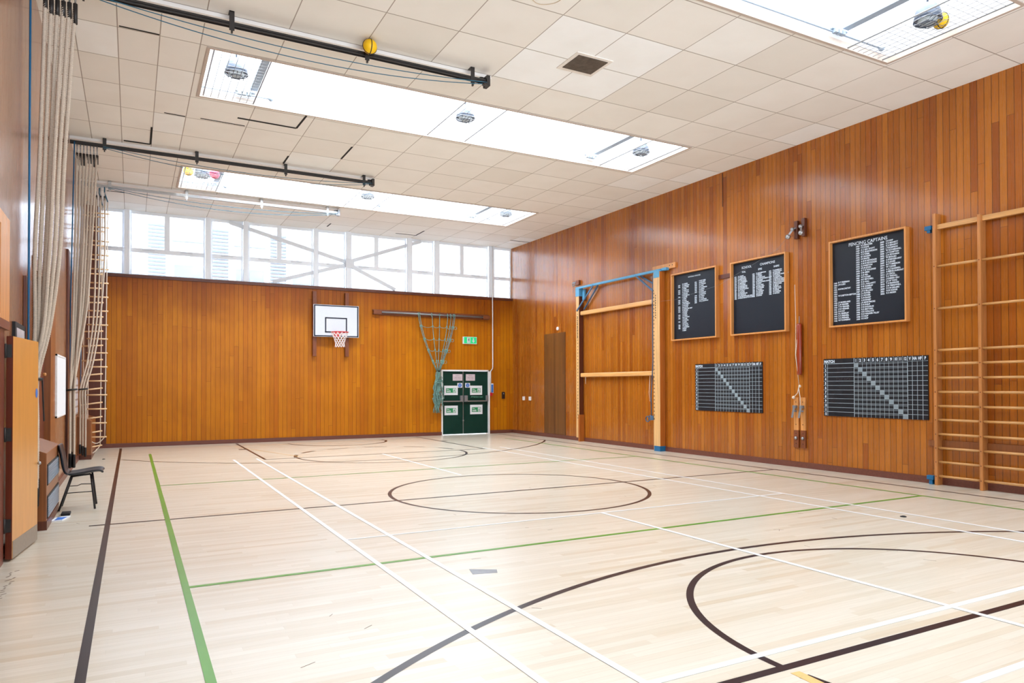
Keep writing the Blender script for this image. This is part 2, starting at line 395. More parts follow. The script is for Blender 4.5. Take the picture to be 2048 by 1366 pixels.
tag(MB().box(XR-0.022, XR, YN, YB, 0, 0.10).build('baseboard_right', M['base']), 'dark skirting along the right plank wall', 'skirting', kind='structure')
b = MB(); b.box(XL, 8.06, YB-0.022, YB, 0, 0.10); b.box(9.66, XR-0.03, YB-0.022, YB, 0, 0.10)
tag(b.build('baseboard_back', M['base']), 'dark skirting along the golden end wall', 'skirting', kind='structure')
b = MB(); b.box(XL, XL+0.03, DY1+0.1, YB-0.03, 0, 0.10); b.box(XL, XL+0.03, 7.4, 8.35, 0, 0.10)
tag(b.build('baseboard_left', M['base']), 'dark skirting along the left panelled wall', 'skirting', kind='structure')
tag(MB().box(-0.52, XR, YB-0.03, YB+0.12, SILL-0.075, SILL).build('trim_1', M['dark_wood']), 'dark wood capping under the high windows', 'trim', kind='structure')
tag(MB().box(XL, -0.72, YB-0.02, YB+0.1, SILL-0.1, HC).build('trim_2', M['dark_wood']), 'dark wood strip beside the leftmost high window', 'trim', kind='structure')
tag(MB().box(XR-0.006, XR, 10.455, 10.475, 5.05, HC-0.02).build('trim_3', M['dark_wood']), 'thin dark joint strip on the right wall', 'trim', kind='structure')
for i, (y, lab) in enumerate(((8.69, 'shallow boxed beam above the nearest rope track'), (14.13, 'shallow boxed beam above the middle rope track'), (16.98, 'shallow boxed beam above the farthest rope track'))):
    tag(MB().box(XL, 4.36, y, y+(0.22 if i < 2 else 0.2), HC-0.045, HC).build('trim_%d' % (4+i), M['soffit']), lab, 'beam', kind='structure')

# ---- court markings: parts of the floor
CX, CY = 4.77, 8.655
lift = [0]
def strip(b, x0, y0, x1, y1, w=0.05, z=0.001):
    lift[0] = (lift[0]+1) % 9; z += lift[0]*0.00004
    b.bar((x0, y0, z), (x1, y1, z), w, 0.0012)
def arc(b, cx, cy, R, a0, a1, w=0.05, z=0.001, n=72):
    ps = []
    for i in range(n+1):
        th = a0+(a1-a0)*i/n; ps.append((math.cos(th), math.sin(th)))
    for (c0, s0), (c1, s1) in zip(ps, ps[1:]):
        r0, r1 = R-w/2, R+w/2
        b.quad((cx+c0*r0, cy+s0*r0, z), (cx+c0*r1, cy+s0*r1, z), (cx+c1*r1, cy+s1*r1, z), (cx+c1*r0, cy+s1*r0, z))
b = MB()
strip(b, -0.22, -1.9, -0.22, 19.05); strip(b, 9.80, -1.9, 9.80, 19.05)
strip(b, -0.39, CY-0.02, 9.86, CY-0.02)
arc(b, CX, CY, 1.785, 0, 2*PI)
for sgn in (1, -1):
    yf = CY+sgn*6.09                              # free-throw line
    strip(b, CX-2.42, yf, CX+2.42, yf, 0.055)
    arc(b, CX, yf, 1.80, 0 if sgn < 0 else PI, PI if sgn < 0 else 2*PI)
    ye = CY+sgn*10.55
    strip(b, CX-2.42, yf, CX-2.42, ye); strip(b, CX+2.42, yf, CX+2.42, ye)
    for k in range(6):                            # broken half circle inside the key
        a = (k+0.3)*PI/6
        arc(b, CX, yf, 1.80, sgn*a, sgn*(a+0.3), 0.075, n=6)
    for x in (CX-2.5, CX+2.5): strip(b, x-0.09, CY+sgn*8.7, x+0.09, CY+sgn*8.7, 0.16)
yc3 = -1.53; a = math.asin((3.35-yc3)/6.15)
def chord(cx, cy, R, sgn):
    a0 = math.acos(min(1, (9.80-cx)/R)); a1 = math.acos(max(-1, (-0.22-cx)/R))
    return (a0, a1) if sgn > 0 else (-a1, -a0)
a0, a1 = chord(4.745, -1.53, 6.146, 1); arc(b, 4.745, -1.53, 6.146, a0, a1, 0.055)
a0, a1 = chord(4.745, 19.60, 6.0, -1); arc(b, 4.745, 19.45, 5.93, a0, a1, 0.055)
arc(b, CX, 18.5, 1.24, PI*0.97, 2*PI*1.02, 0.065)
tag(b.build('basketball_marking', M['line_dark'], floor), 'dark painted basketball court lines')
b = MB(); z = 0.0018
strip(b, 0.35, -1.8, 0.35, 17.15, 0.05, z); strip(b, 9.16, -1.8, 9.16, 17.4, 0.05, z)
strip(b, 0.35, 5.65, 9.16, 5.65, 0.05, z); strip(b, 0.35, 11.62, 9.16, 11.62, 0.04, z)
tag(b.build('volleyball_marking', M['line_green'], floor), 'green painted court lines')
b = MB(); z = 0.0026
for x in (1.785, 2.22, 7.29, 7.73): strip(b, x, 2.0, x, 15.0, 0.045, z)
strip(b, 4.75, 2.0, 4.75, 6.67, 0.045, z); strip(b, 4.75, 10.6, 4.75, 14.7, 0.045, z)
for y, w in ((6.67, 0.032), (2.745, 0.045), (2.0, 0.045)): strip(b, 1.785, y, 7.75, y, w, z)
tag(b.build('badminton_marking', M['line_white'], floor), 'white painted badminton court lines')
b = MB(); strip(b, 2.975, 2.5, 2.93, 1.9, 0.06, 0.0008)
strip(b, 0.35, 18.35, 7.0, 18.5, 0.03, 0.0008); strip(b, 2.2, 18.2, 3.1, 14.9, 0.03, 0.0008)
tag(b.build('faded_marking', M['line_tan'], floor), 'faded tan line fragments')

# ================================================================== SKYLIGHTS
for i, (y0, y1) in enumerate(SKY):
    nm = ['skylight over the viewer', 'bright skylight in the nearest ceiling bay at upper right', 'long bright skylight in the middle of the ceiling', 'narrow looking bright skylight nearest the high windows'][i]
    w = thing('window_%d' % (11+i), (CX, (y0+y1)/2, HC), nm, 'skylight', kind='structure')
    T = HC+0.95
    b = MB(); b.box(SX0-0.05, SX0, y0-0.05, y1+0.05, HC+0.06, T); b.box(SX1, SX1+0.05, y0-0.05, y1+0.05, HC+0.06, T)
    b.box(SX0, SX1, y0-0.05, y0, HC+0.06, T); b.box(SX0, SX1, y1, y1+0.05, HC+0.06, T)
    b.build('shaft_lining', M['shaft'], w)
    b = MB()
    e = 0.012
    for (x0, x1, ya, yb) in ((SX0-0.03, SX1+0.03, y0-0.03, y0+e), (SX0-0.03, SX1+0.03, y1-e, y1+0.03), (SX0-0.03, SX0+e, y0+e, y1-e), (SX1-e, SX1+0.03, y0+e, y1-e)):
        b.box(x0, x1, ya, yb, HC-0.012, HC-0.001)
    for (x0, x1, ya, yb) in ((SX0, SX1, y0, y0+e), (SX0, SX1, y1-e, y1), (SX0, SX0+e, y0+e, y1-e), (SX1-e, SX1, y0+e, y1-e)):
        b.box(x0, x1, ya, yb, HC-0.001, HC+0.075)
    b.build('trim_rim', plain('skylight_rim', srgb(188, 172, 160), 0.6), w)
    MB().box(SX0-0.05, SX1+0.05, y0-0.05, y1+0.05, T, T+0.02).build('glazing_sheet', M['dome'], w)
    if i:                                         # cross bar, opening gear and control rods inside the shaft
        b = MB()
        for xb in ((1.61, 7.9) if i == 2 else (7.9,) if i == 1 else (1.61, 7.9)):
            b.box(xb-0.055, xb+0.055, y0+0.1, y1-0.06, HC+0.19, HC+0.24)
            for k in range(3): b.box(xb-0.04-0.07*k, xb-0.09-0.07*k, y1-0.10, y1-0.04, HC+0.10, HC+0.15)
            b.box(xb-0.26, xb+0.02, y1-0.08, y1-0.03, HC+0.145, HC+0.16)
        b.build('opening_gear', M['gear'], w)
        b = MB(); rods = {1: [(2.2, 8.62)], 2: [(0.86, 1.86)], 3: [(0.86, 1.8), (4.4, 5.3), (7.0, 8.3)]}[i]
        for xa, xb in rods:
            b.tube([(xa, y1-0.05, HC+0.12), (xb, y1-0.05, HC+0.12)], 0.012, 8); b.sphere((xb, y1-0.06, HC+0.12), 0.04, 12, 8)
        tag(b.build('control_rod', M['gear'], w), 'pale blue grey control rods')

# wire mesh guards and lamps under each skylight
def mesh_panel(loc, label):
    t = thing('wire_guard_panel', loc, label, 'wire guard', 'wire guard panels under the skylights')
    x0, x1 = -0.35, 0.35; d = 0.80; b = MB(); lx, ly, lz = loc
    for k in range(8): x = x0+(x1-x0)*k/7; b.tube([(lx+x, ly-d, lz), (lx+x, ly+d, lz)], 0.004 if 0 < k < 7 else 0.011, 4)
    for k in range(17): y = -d+2*d*k/16; b.tube([(lx+x0, ly+y, lz), (lx+x1, ly+y, lz)], 0.003, 4)
    b.build('wire_grid', M['grey'], t)
    return t
def make_lamp(loc, label):
    t = thing('caged_skylight_lamp', loc, label, 'lamp', 'caged lamps in the skylights'); c = Vector(loc)
    MB().lathe([(0.03, 0.22), (0.09, 0.20), (0.135, 0.13), (0.15, 0.06), (0.15, 0.02), (0.12, 0.02)], c, 24).build('housing', M['lamp_body'], t)
    MB().lathe([(0.118, 0.03), (0.10, -0.005), (0.06, -0.025), (0.001, -0.03)], c, 24).build('lens', M['lens'], t)
    b = MB(); b.ring(c+Vector((0, 0, 0.01)), 0.152, 0.008, n=24, k=6)
    for k in range(-2, 3):
        x = 0.05*k; h = math.sqrt(0.152**2-x*x)
        b.tube([c+Vector((x, -h, 0.0)), c+Vector((x, -h*.5, -0.035)), c+Vector((x, h*.5, -0.035)), c+Vector((x, h, 0.0))], 0.005, 5)
    b.ring(c+Vector((0, 0, -0.03)), 0.08, 0.005, n=20, k=5)
    b.build('guard', M['lamp_body'], t)
    MB().tube([c+Vector((0, 0, 0.2)), c+Vector((0, 0, 0.95))], 0.012, 8).build('stem', M['lamp_body'], t)
    return t
NMS = {1: 'skylight at upper right', 2: 'long middle skylight', 3: 'farthest skylight'}
PL = ['end by the ropes', 'middle', 'end by the plank wall']
lamp0 = None
for i in (1, 2, 3):
    yc = (SKY[i][0]+SKY[i][1])/2
    for j, x in enumerate((1.27, 4.78, 8.39)):
        if i == 1 and j < 2: continue
        L = (x, yc, HC+0.07)
        lab = 'round caged lamp in the %s, %s' % (NMS[i], PL[j])
        if lamp0 is None: lamp0 = make_lamp(L, lab)
        else: copy_tree(lamp0, L, lab)
mp0 = None
for i in (1, 2, 3):
    yc = (SKY[i][0]+SKY[i][1])/2
    for j, x in enumerate((1.26, 4.78, 8.36)):
        if i == 1 and j < 2: continue
        lab = 'wire guard under the lamp of the %s, %s' % (NMS[i], PL[j])
        if mp0 is None: mp0 = mesh_panel((x, yc, HC+0.005), lab)
        else: copy_tree(mp0, (x, yc, HC+0.005), lab)

def ball(loc, r, mat, label, seam=None):
    t = thing('ball', loc, label, 'ball')
    MB().sphere(loc, r, 28, 18).build('shell', mat, t)
    if seam:
        b = MB(); b.ring(loc, r*1.0, 0.006, 'y', 32, 5); b.ring(loc, r*1.0, 0.006, 'x', 32, 5); b.build('seam', seam, t)
    return t
ball((2.575, 8.475, 5.655), 0.088, M['yellow'], 'yellow ball wedged on the nearest rope track under the ceiling', M['black'])
ball((1.00, 15.75, HC+0.105), 0.098, M['yellow'], 'pale yellow ball lying in the farthest skylight')
ball((1.49, 15.72, HC+0.105), 0.098, M['pink'], 'pink ball lying in the farthest skylight beside its lamp')
ball((8.57, 5.00, HC+0.10), 0.09, M['yellow'], 'yellow ball with dark seams in the upper right skylight', M['black'])

# ceiling vent
t = thing('ceiling_vent', (5.30, 7.79, HC), 'square brown ventilation grille among white ceiling tiles', 'vent')
b = MB(); b.box(5.02, 5.58, 7.53, 8.05, HC-0.012, HC); b.build('frame', M['vent_frame'], t)
b = MB(); b.box(5.07, 5.53, 7.58, 7.98, HC-0.018, HC-0.011); b.build('grille', M['vent'], t)

# ================================================================== HIGH WINDOWS
posts = [(-0.177, -0.06), (1.63, 1.758), (2.536, 2.658), (4.337, 4.445), (5.226, 5.352), (7.004, 7.141), (7.856, 8.00), (9.65, 9.822)]
b = MB()
for x0, x1 in posts: b.box(x0, x1, YB, YB+0.06, SILL, HC)
tag(b.build('trim_7', M['white_frame']), 'white upright posts of the high window band', 'window post', kind='structure')
bays = [(-0.72, -0.177, 0), (-0.06, 1.63, 0.76), (1.758, 2.536, 0), (2.658, 4.337, 3.448), (4.445, 5.226, 0), (5.352, 7.004, 6.11), (7.141, 7.856, 0), (8.00, 9.65, 8.768), (9.822, XR, 0)]
TZ = 4.785
wl_names = ['first high window from the left, beside the rope ladders', 'second high window from the left, a wide pair of lights', 'third high window from the left, a single narrow light', 'fourth high window from the left, crossed by the upper left brace',
            'fifth high window from the left, just left of the brace hub', 'sixth high window from the left, just right of the brace hub', 'seventh high window from the left, a single narrow light', 'eighth high window from the left, beside the white conduit', 'last high window, against the right wall']
for i, (x0, x1, mx) in enumerate(bays):
    w = thing('window_%d' % (i+1), ((x0+x1)/2, YB+0.11, SILL), 'white framed '+wl_names[i], 'window', kind='structure')
    y0, y1 = YB+0.09, YB+0.14; fw = 0.045
    b = MB()
    b.box(x0, x1, y0, y1, SILL, SILL+0.03); b.box(x0, x1, y0, y1, HC-0.07, HC); b.box(x0, x0+fw, y0+0.002, y1-0.002, SILL+0.03, HC-0.07); b.box(x1-fw, x1, y0+0.002, y1-0.002, SILL+0.03, HC-0.07)
    b.box(x0, x1, y0-0.01, y1, TZ-0.05, TZ+0.05)
    if mx: b.box(mx-0.06, mx+0.06, y0+0.004, y1-0.004, TZ+0.05, HC-0.07)
    b.build('window_frame', M['white_frame'], w)
    b = MB(); lights = [(x0, mx), (mx, x1)] if mx else [(x0, x1)]
    for k, (a, c) in enumerate(lights):
        m_ = (a+c)/2; b.box(m_-0.14, m_+0.14, y0-0.03, y0-0.01, TZ+0.0, TZ+0.025)
    b.build('stay', M['brace'], w)
    MB().box(x0+fw, x1-fw, YB+0.115, YB+0.119, SILL+0.03, HC-0.07).build('glass_pane', M['glass'], w)
t = thing('cross_brace', (5.33, YB+0.075, 4.86), 'white diagonal steel cross brace in front of the high windows', 'brace')
for p, q in (((2.20, 5.69), (5.25, 4.905)), ((3.28, 4.225), (5.25, 4.83)), ((7.45, 5.69), (5.40, 4.955)), ((6.66, 4.225), (5.38, 4.80))):
    MB().bar((p[0], YB+0.075, p[1]), (q[0], YB+0.075, q[1]), 0.025, 0.10, (0, 0, 1)).build('strut', M['brace'], t)
MB().box(5.20, 5.44, YB-0.02, YB+0.0, 4.74, 4.99).build('hub_plate', M['brace'], t)

# neighbouring building outside
YO = YB+3.0
t = thing('neighbour_building', (5, YO, 0), 'pale neighbouring building with louvre panels seen through the high windows', 'building')
MB().box(-6, 16, YO, YO+0.3, 0, 9).build('facade', M['building'], t)
for x0, x1 in ((0.38, 0.84), (2.04, 2.50), (3.68, 4.15)):
    f = MB().box(x0-0.06, x1+0.06, YO-0.08, YO, 3.6, 6.12).build('louvre_panel', M['white'], t)
    b = MB()
    for k in range(24):
        z = 3.65+k*0.102; b.box(x0, x1, YO-0.12, YO-0.08, z, z+0.05)
    b.build('louvre', M['louvre'], f)
for x0, x1, z0, z1 in ((-2.5, 0.22, 3.9, 4.95), (1.0, 1.92, 3.9, 5.0), (2.66, 3.56, 3.9, 5.0), (4.3, 5.2, 3.9, 4.9)):
    f = MB().box(x0, x1, YO-0.03, YO, z0, z1).build('window', M['white'], t)
    MB().box(x0+0.05, x1-0.05, YO-0.035, YO-0.03, z0+0.05, z1-0.05).build('pane', M['out_glass'], f)
for z in (5.3, 5.62):
    for xa, xb in ((1.0, 1.92), (2.66, 3.56)): MB().box(xa, xb, YO-0.02, YO, z, z+0.03).build('ledge', M['louvre'], t)
tag(MB().box(-10, 20, YB+0.3, YO+0.3, -0.2, -0.1).build('ground', plain('paving', srgb(160, 158, 154), 0.9)), 'pale paving outside below the high windows', 'ground', kind='structure')

# ================================================================== BACK WALL THINGS
t = thing('basketball_hoop', (4.885, YB, 2.27), 'white basketball backboard with red hoop and net on the end wall', 'basketball hoop')
for x in (4.33, 5.21): MB().box(x-0.05, x+0.05, YB-0.13, YB, 2.27, 4.02).build('wall_batten', M['batten'], t, 0.004)
YF = YB-0.25
bd = MB().box(4.27, 5.50, YF, YF+0.03, 2.79, 3.655).build('backboard', M['board_white'], t, 0.003)
b = MB(); w = 0.035; y0, y1 = YF-0.003, YF
for (x0, x1, z0, z1) in ((4.282, 5.488, 3.615, 3.645), (4.282, 5.488, 2.80, 2.83), (4.282, 4.317, 2.80, 3.645), (5.453, 5.488, 2.80, 3.645),
                         (4.575, 5.175, 3.285, 3.32), (4.575, 5.175, 2.905, 2.94), (4.575, 4.61, 2.905, 3.32), (5.14, 5.175, 2.905, 3.32)): b.box(x0, x1, y0, y1, z0, z1)
b.build('border_line', M['navy'], bd)
for x in (4.33, 5.21): MB().box(x-0.04, x+0.04, YF+0.03, YB-0.13, 2.9, 3.55).build('stand_off', M['batten'], t)
RX, RY, RZ, RR = 4.885, YF-0.36, 2.90, 0.225
rim = MB(); rim.ring((RX, RY, RZ), RR, 0.011, n=40, k=8); rim.box(RX-0.09, RX+0.09, YF-0.02, YF, RZ-0.12, RZ+0.03)
rim.bar((RX-0.07, YF, RZ-0.01), (RX-0.10, RY+0.19, RZ), 0.03, 0.012); rim.bar((RX+0.07, YF, RZ-0.01), (RX+0.10, RY+0.19, RZ), 0.03, 0.012)
rim.bar((RX-0.07, YF, RZ-0.11), (RX-0.13, RY+0.17, RZ), 0.02, 0.012); rim.bar((RX+0.07, YF, RZ-0.11), (RX+0.13, RY+0.17, RZ), 0.02, 0.012)
rim = rim.build('rim', M['red'], t)
b = MB(); NS = 12
def netp(k, lv):
    rad = [0.222, 0.19, 0.155, 0.135, 0.122, 0.118, 0.128][lv]; z = RZ-0.012-[0, 0.075, 0.15, 0.215, 0.275, 0.33, 0.385][lv]
    th = 2*PI*(k+(0.5 if lv % 2 else 0))/NS
    return (RX+rad*math.cos(th), RY+rad*math.sin(th), z)
for k in range(NS):
    p1 = [netp(k+(lv//2 if True else 0), lv) for lv in range(7)]
    b.tube(p1, 0.0075, 5)
    p2 = [netp(k-((lv+1)//2), lv) for lv in range(7)]
    b.tube(p2, 0.0075, 5)
tag(b.build('net', M['netwhite'], t), 'white knotted cord net')

# climbing net rail and gathered net
t = thing('wall_rail', (7.78, YB, 3.54), 'long dark wooden rail with grey pipe high on the end wall', 'rail')
MB().box(5.96, 9.60, YB-0.05, YB, 3.47, 3.62).build('back_board', M['batten_x'], t, 0.004)
for x in (6.09, 9.5): MB().box(x-0.13, x+0.10, YB-0.14, YB-0.05, 3.48, 3.59).build('end_block', M['batten_x'], t, 0.004)
MB().tube([(6.18, YB-0.11, 3.545), (9.45, YB-0.11, 3.535)], 0.027, 10).build('pipe', M['grey'], t)
t = thing('climbing_net', (7.9, YB-0.12, 3.52), 'teal rope climbing net gathered and tied beside the green doors', 'climbing net')
YC = YB-0.13; tops = [7.29, 7.33, 7.70, 7.95, 8.20, 8.30, 8.39, 8.43]; tie = (7.9, 1.90)
def sp(i, s):                                     # point on strand i at fraction s from the rail to the tie
    x = tops[i]+(tie[0]+(i-3.5)*0.014-tops[i])*(0.35*s+0.65*s*s*(1.5-0.5*s)); z = 3.50+(tie[1]-3.50)*s
    return Vector((x, YC-0.015*(i % 3), z))
b = MB()
for i in range(8):
    b.tube([sp(i, s/14) for s in range(15)], 0.0095, 6)
    for s in (0.19, 0.42, 0.62, 0.82): b.sphere(sp(i, s), 0.024, 8, 6, 1.5)
    b.ring((tops[i], YC+0.02, 3.54), 0.04, 0.011, 'x', 12, 6)
for s in (0.19, 0.42, 0.62, 0.82):
    for i in range(7):
        p, q = sp(i, s), sp(i+1, s); sag = 0.04+0.4*max(0, 0.16-(q-p).length)
        b.tube([p.lerp(q, k/8)+Vector((0, -0.02*math.sin(PI*k/8), -sag*math.sin(PI*k/8))) for k in range(9)], 0.007, 6)
    p = sp(7, s); b.ring(p+Vector((0.05, -0.02, -0.03)), 0.042, 0.006, 'y', 14, 6)
b.build('net', M['teal'], t)
b = MB()
for k in range(34):
    a = random.uniform(-0.145, 0.145); y = YC+random.uniform(-0.06, 0.04); zb = random.uniform(0.66, 0.92); ph = random.uniform(0, 6)
    pts = [Vector((7.9+a*min(1, (0.25+1.6*s))*1.0+0.026*math.sin(ph+17*s), y+0.02*math.cos(ph+13*s), 1.90+(zb-1.90)*s)) for s in [q/14 for q in range(15)]]
    b.tube(pts, 0.009, 6)
    for s in (0.35, 0.6, 0.85): b.sphere(pts[int(s*14)], 0.024, 8, 6)
for k in range(7):
    z = random.uniform(0.9, 1.7); x = 7.9+random.choice((-1, 1))*random.uniform(0.05, 0.12); b.ring((x, YC, z), random.uniform(0.03, 0.07), 0.009, 'y', 14, 6)
b.build('gathered_net', M['teal'], t)
b = MB(); b.ring((7.9, YC-0.005, 1.89), 0.055, 0.016, 'z', 20, 8); b.build('tie', M['black'], t)

# green double door
d = thing('door_1', (8.845, YB, 0), 'dark green double fire exit doors in the end wall', 'door', kind='structure')
b = MB(); b.box(8.05, 8.095, YB-0.02, YB+0.10, 0, 1.94); b.box(9.595, 9.64, YB-0.03, YB+0.10, 0, 1.94); b.box(8.05, 9.64, YB-0.03, YB+0.10, 1.90, 1.94)
b.build('door_frame', M['white'], d)
xm = 8.768
for side, (x0, x1) in enumerate(((8.10, xm-0.006), (xm+0.006, 9.59))):
    lf = MB().box(x0, x1, YB+0.03, YB+0.075, 0.02, 1.895).build('door_leaf', M['green_door'], d, 0.003)
    MB().box(x0+0.01, x1-0.01, YB-0.035, YB-0.01, 0.985, 1.015).build('push_bar', M['steel'], lf)
    for x in ((x1-0.10, x1-0.02) if side == 0 else (x0+0.02, x0+0.12), (x1-0.07, x1-0.01) if side else None):
        if x: MB().box(x[0], x[1], YB-0.04, YB+0.03, 0.985, 1.17).build('bar_housing', M['grey'], lf)
MB().box(xm-0.008, xm+0.008, YB+0.02, YB+0.03, 0.02, 1.895).build('centre_strip', M['steel'], d)
MB().box(xm-0.02, xm+0.02, YB+0.01, YB+0.03, 0.40, 0.44).build('bolt', M['steel'], d)
def sign(x0, x1, z0, z1, mat, nm='sign'): return MB().box(x0, x1, YB+0.018, YB+0.029, z0, z1).build(nm, mat, d)
YS = YB+0.0165
for x0, x1 in ((8.43, 8.74), (8.86, 9.16)):
    s_ = tag(sign(x0, x1, 1.615, 1.81, M['pinkpaper'], 'notice'), 'pinkish paper notice')
    lettering('NOTICE', 0.034, ((x0+x1)/2, YS, 1.755), BW, M['textgrey'], s_, align='CENTER')
    lettering('KEEP CLEAR\nAT ALL TIMES', 0.036, ((x0+x1)/2, YS, 1.70), BW, M['textgrey'], s_, 0.045, 'CENTER')
for x0, x1, z0, z1 in ((8.155, 8.59, 1.185, 1.465), (9.00, 9.40, 1.185, 1.465), (8.165, 8.59, 0.59, 0.87), (9.00, 9.41, 0.60, 0.885)):
    s_ = tag(sign(x0, x1, z0, z1, M['paper'], 'exit_notice'), 'white sheet with green fire exit panel')
    gx0, gx1, gz0, gz1 = x0+0.055, x1-0.055, z0+0.07, z1-0.075
    MB().box(gx0, gx1, YB+0.0165, YB+0.018, gz0, gz1).build('green_panel', M['sign_green'], s_)
    lettering('Fire', 0.05, (gx0+0.02, YB+0.015, gz1-0.055), BW, M['paper'], s_, bold=0.001)
    lettering('exit', 0.085, (gx0+0.02, YB+0.015, gz0+0.02), BW, M['paper'], s_, bold=0.0015)
    b = MB(); b.box(gx1-0.10, gx1-0.015, YB+0.0145, YB+0.0165, gz0+0.012, gz1-0.012); b.build('door_pictogram', M['paper'], s_)
    b = MB(); b.box(gx1-0.075, gx1-0.045, YB+0.0135, YB+0.0145, gz0+0.045, gz0+0.085); b.box(gx1-0.085, gx1-0.07, YB+0.0135, YB+0.0145, gz0+0.018, gz0+0.05); b.box(gx1-0.05, gx1-0.035, YB+0.0135, YB+0.0145, gz0+0.018, gz0+0.05); b.sphere((gx1-0.058, YB+0.0135, gz0+0.10), 0.011, 10, 6); b.build('figure_pictogram', M['sign_green'], s_)
for x in (8.66, 8.915):
    s_ = tag(sign(x-0.08, x+0.08, 1.405, 1.545, M['paper'], 'disc_notice'), 'white square with blue disc')
    MB().lathe([(0.06, 0), (0.06, -0.002)], (x, YB+0.0175, 1.475), 24, 'y').build('blue_disc', M['signblue'], s_)
    lettering('Fire door\nkeep\nlocked', 0.02, (x, YB+0.014, 1.487), BW, M['paper'], s_, 0.021, 'CENTER')
s_ = tag(sign(9.00, 9.46, 1.095, 1.155, M['green_door'], 'push_notice'), 'pale green lettering reading push bar to open')
lettering('Push bar to open', 0.046, (9.10, YS, 1.110), BW, M['mint'], s_, bold=0.0008)
b = MB(); b.bar((9.03, YS, 1.112), (9.06, YS, 1.14), 0.01, 0.002, (0, 1, 0)); b.bar((9.06, YS, 1.14), (9.08, YS, 1.115), 0.01, 0.002, (0, 1, 0)); b.build('arrow', M['mint'], s_)

t = thing('exit_sign', (8.963, YB, 2.72), 'illuminated green emergency exit sign above the green doors', 'exit sign')
MB().box(8.735, 9.19, YB-0.06, YB, 2.72, 2.935).build('case', M['white'], t, 0.006)
MB().box(8.76, 9.175, YB-0.064, YB-0.06, 2.735, 2.925).build('green_face', M['exit_green'], t)
b = MB(); y = YB-0.066
b.box(8.86, 8.97, y, y+0.002, 2.75, 2.91)
b.bar((9.07, y, 2.90), (9.07, y, 2.80), 0.002, 0.035, (1, 0, 0)); b.prism([(9.02, y, 2.82), (9.12, y, 2.82), (9.07, y, 2.755)], (0, 0.002, 0))
b.build('door_pictogram', M['board_white'], t)
b = MB(); y -= 0.002
b.sphere((8.925, y+0.002, 2.885), 0.014, 10, 6); b.box(8.905, 8.935, y, y+0.002, 2.815, 2.868); b.bar((8.912, y+.001, 2.82), (8.885, y+.001, 2.762), 0.002, 0.014, (0, 1, 0)); b.bar((8.928, y+.001, 2.82), (8.945, y+.001, 2.762), 0.002, 0.014, (0, 1, 0)); b.bar((8.905, y+.001, 2.86), (8.88, y+.001, 2.825), 0.002, 0.01, (0, 1, 0))
b.build('figure_pictogram', M['sign_green'], t)

t = thing('fire_call_point', (9.69, YB, 1.15), 'red fire alarm call point with blue notice beside the green doors', 'fire alarm')
MB().box(9.645, 9.72, YB-0.06, YB, 1.15, 1.25).build('call_box', M['signred'], t, 0.006)
s_ = MB().box(9.66, 9.765, YB-0.025, YB-0.015, 1.24, 1.53).build('notice', M['paper'], t)
MB().box(9.675, 9.755, YB-0.028, YB-0.025, 1.255, 1.50).build('blue_print', M['signblue'], s_)
MB().tube([(9.745, YB-0.015, HC), (9.745, YB-0.015, 4.25), (9.72, YB-0.06, 4.16), (9.73, YB-0.045, 3.6), (9.745, YB-0.02, 2.05), (9.74, YB-0.02, 1.99), (9.67, YB-0.02, 1.90), (9.675, YB-0.02, 1.25)], 0.016, 8).build('conduit', M['white'], t)
t = thing('intercom', (10.13, YB, 1.10), 'small dark brown wall box in the corner beyond the green doors', 'switch box')
MB().box(10.06, 10.16, YB-0.03, YB, 1.06, 1.27).build('case', M['switch'], t, 0.004)
MB().box(10.095, 10.125, YB-0.035, YB-0.03, 1.20, 1.235).build('button', M['grey'], t)
# dark cupboard front at the far left end of the end wall
d = thing('door_5', (-0.73, YB-0.02, 0), 'dark red cupboard front at the end wall behind the rope ladders', 'door', kind='structure')
MB().box(XL+0.005, -0.53, YB-0.03, YB, 0.10, SILL-0.01).build('door_leaf', M['dark_wood'], d)
MB().box(-0.575, -0.535, YB-0.06, YB-0.03, 1.05, 1.35).build('lock', M['black'], d)

# ================================================================== RIGHT WALL THINGS
RN = lambda t, n, *bx: None
d = thing('door_4', (XR, 16.98, 0), 'flush plank door outlined in the right wall near the far corner', 'door', kind='structure')
MB().box(XR-0.012, XR, 16.32, 17.44, 0.11, 2.93).build('door_leaf', planks('darker_plank_door', 1, 2, 0.092, 4.0, [(0.0, srgb(112, 70, 28)), (0.5, srgb(128, 80, 34)), (1.0, srgb(104, 62, 28))], srgb(62, 34, 12), 0.005, 0.4, 0.1, 0.2, 0.35, 0.3, 0.3), d)
t = thing('wall_thermostat', (XR, 16.66, 3.03), 'small white round sensor high on the right wall above the flush door', 'sensor')
MB().box(XR-0.008, XR, 16.54, 16.83, 2.93, 3.16).build('back_plate', M['right'], t)
MB().lathe([(0.05, 0), (0.05, -0.03), (0.03, -0.045)], (XR-0.008, 16.69, 3.045), 18, 'x').build('cover', M['white'], t)
for y, lab in ((18.66, 'white wall socket nearer the far corner, low on the right wall'), (18.28, 'white wall socket nearer the flush door, low on the right wall')):
    t = thing('wall_socket', (XR, y, 1.03), lab, 'socket', 'white sockets on the right wall')
    MB().box(XR-0.02, XR, y-0.065, y+0.065, 1.02, 1.135).build('face_plate', M['white'], t, 0.003)

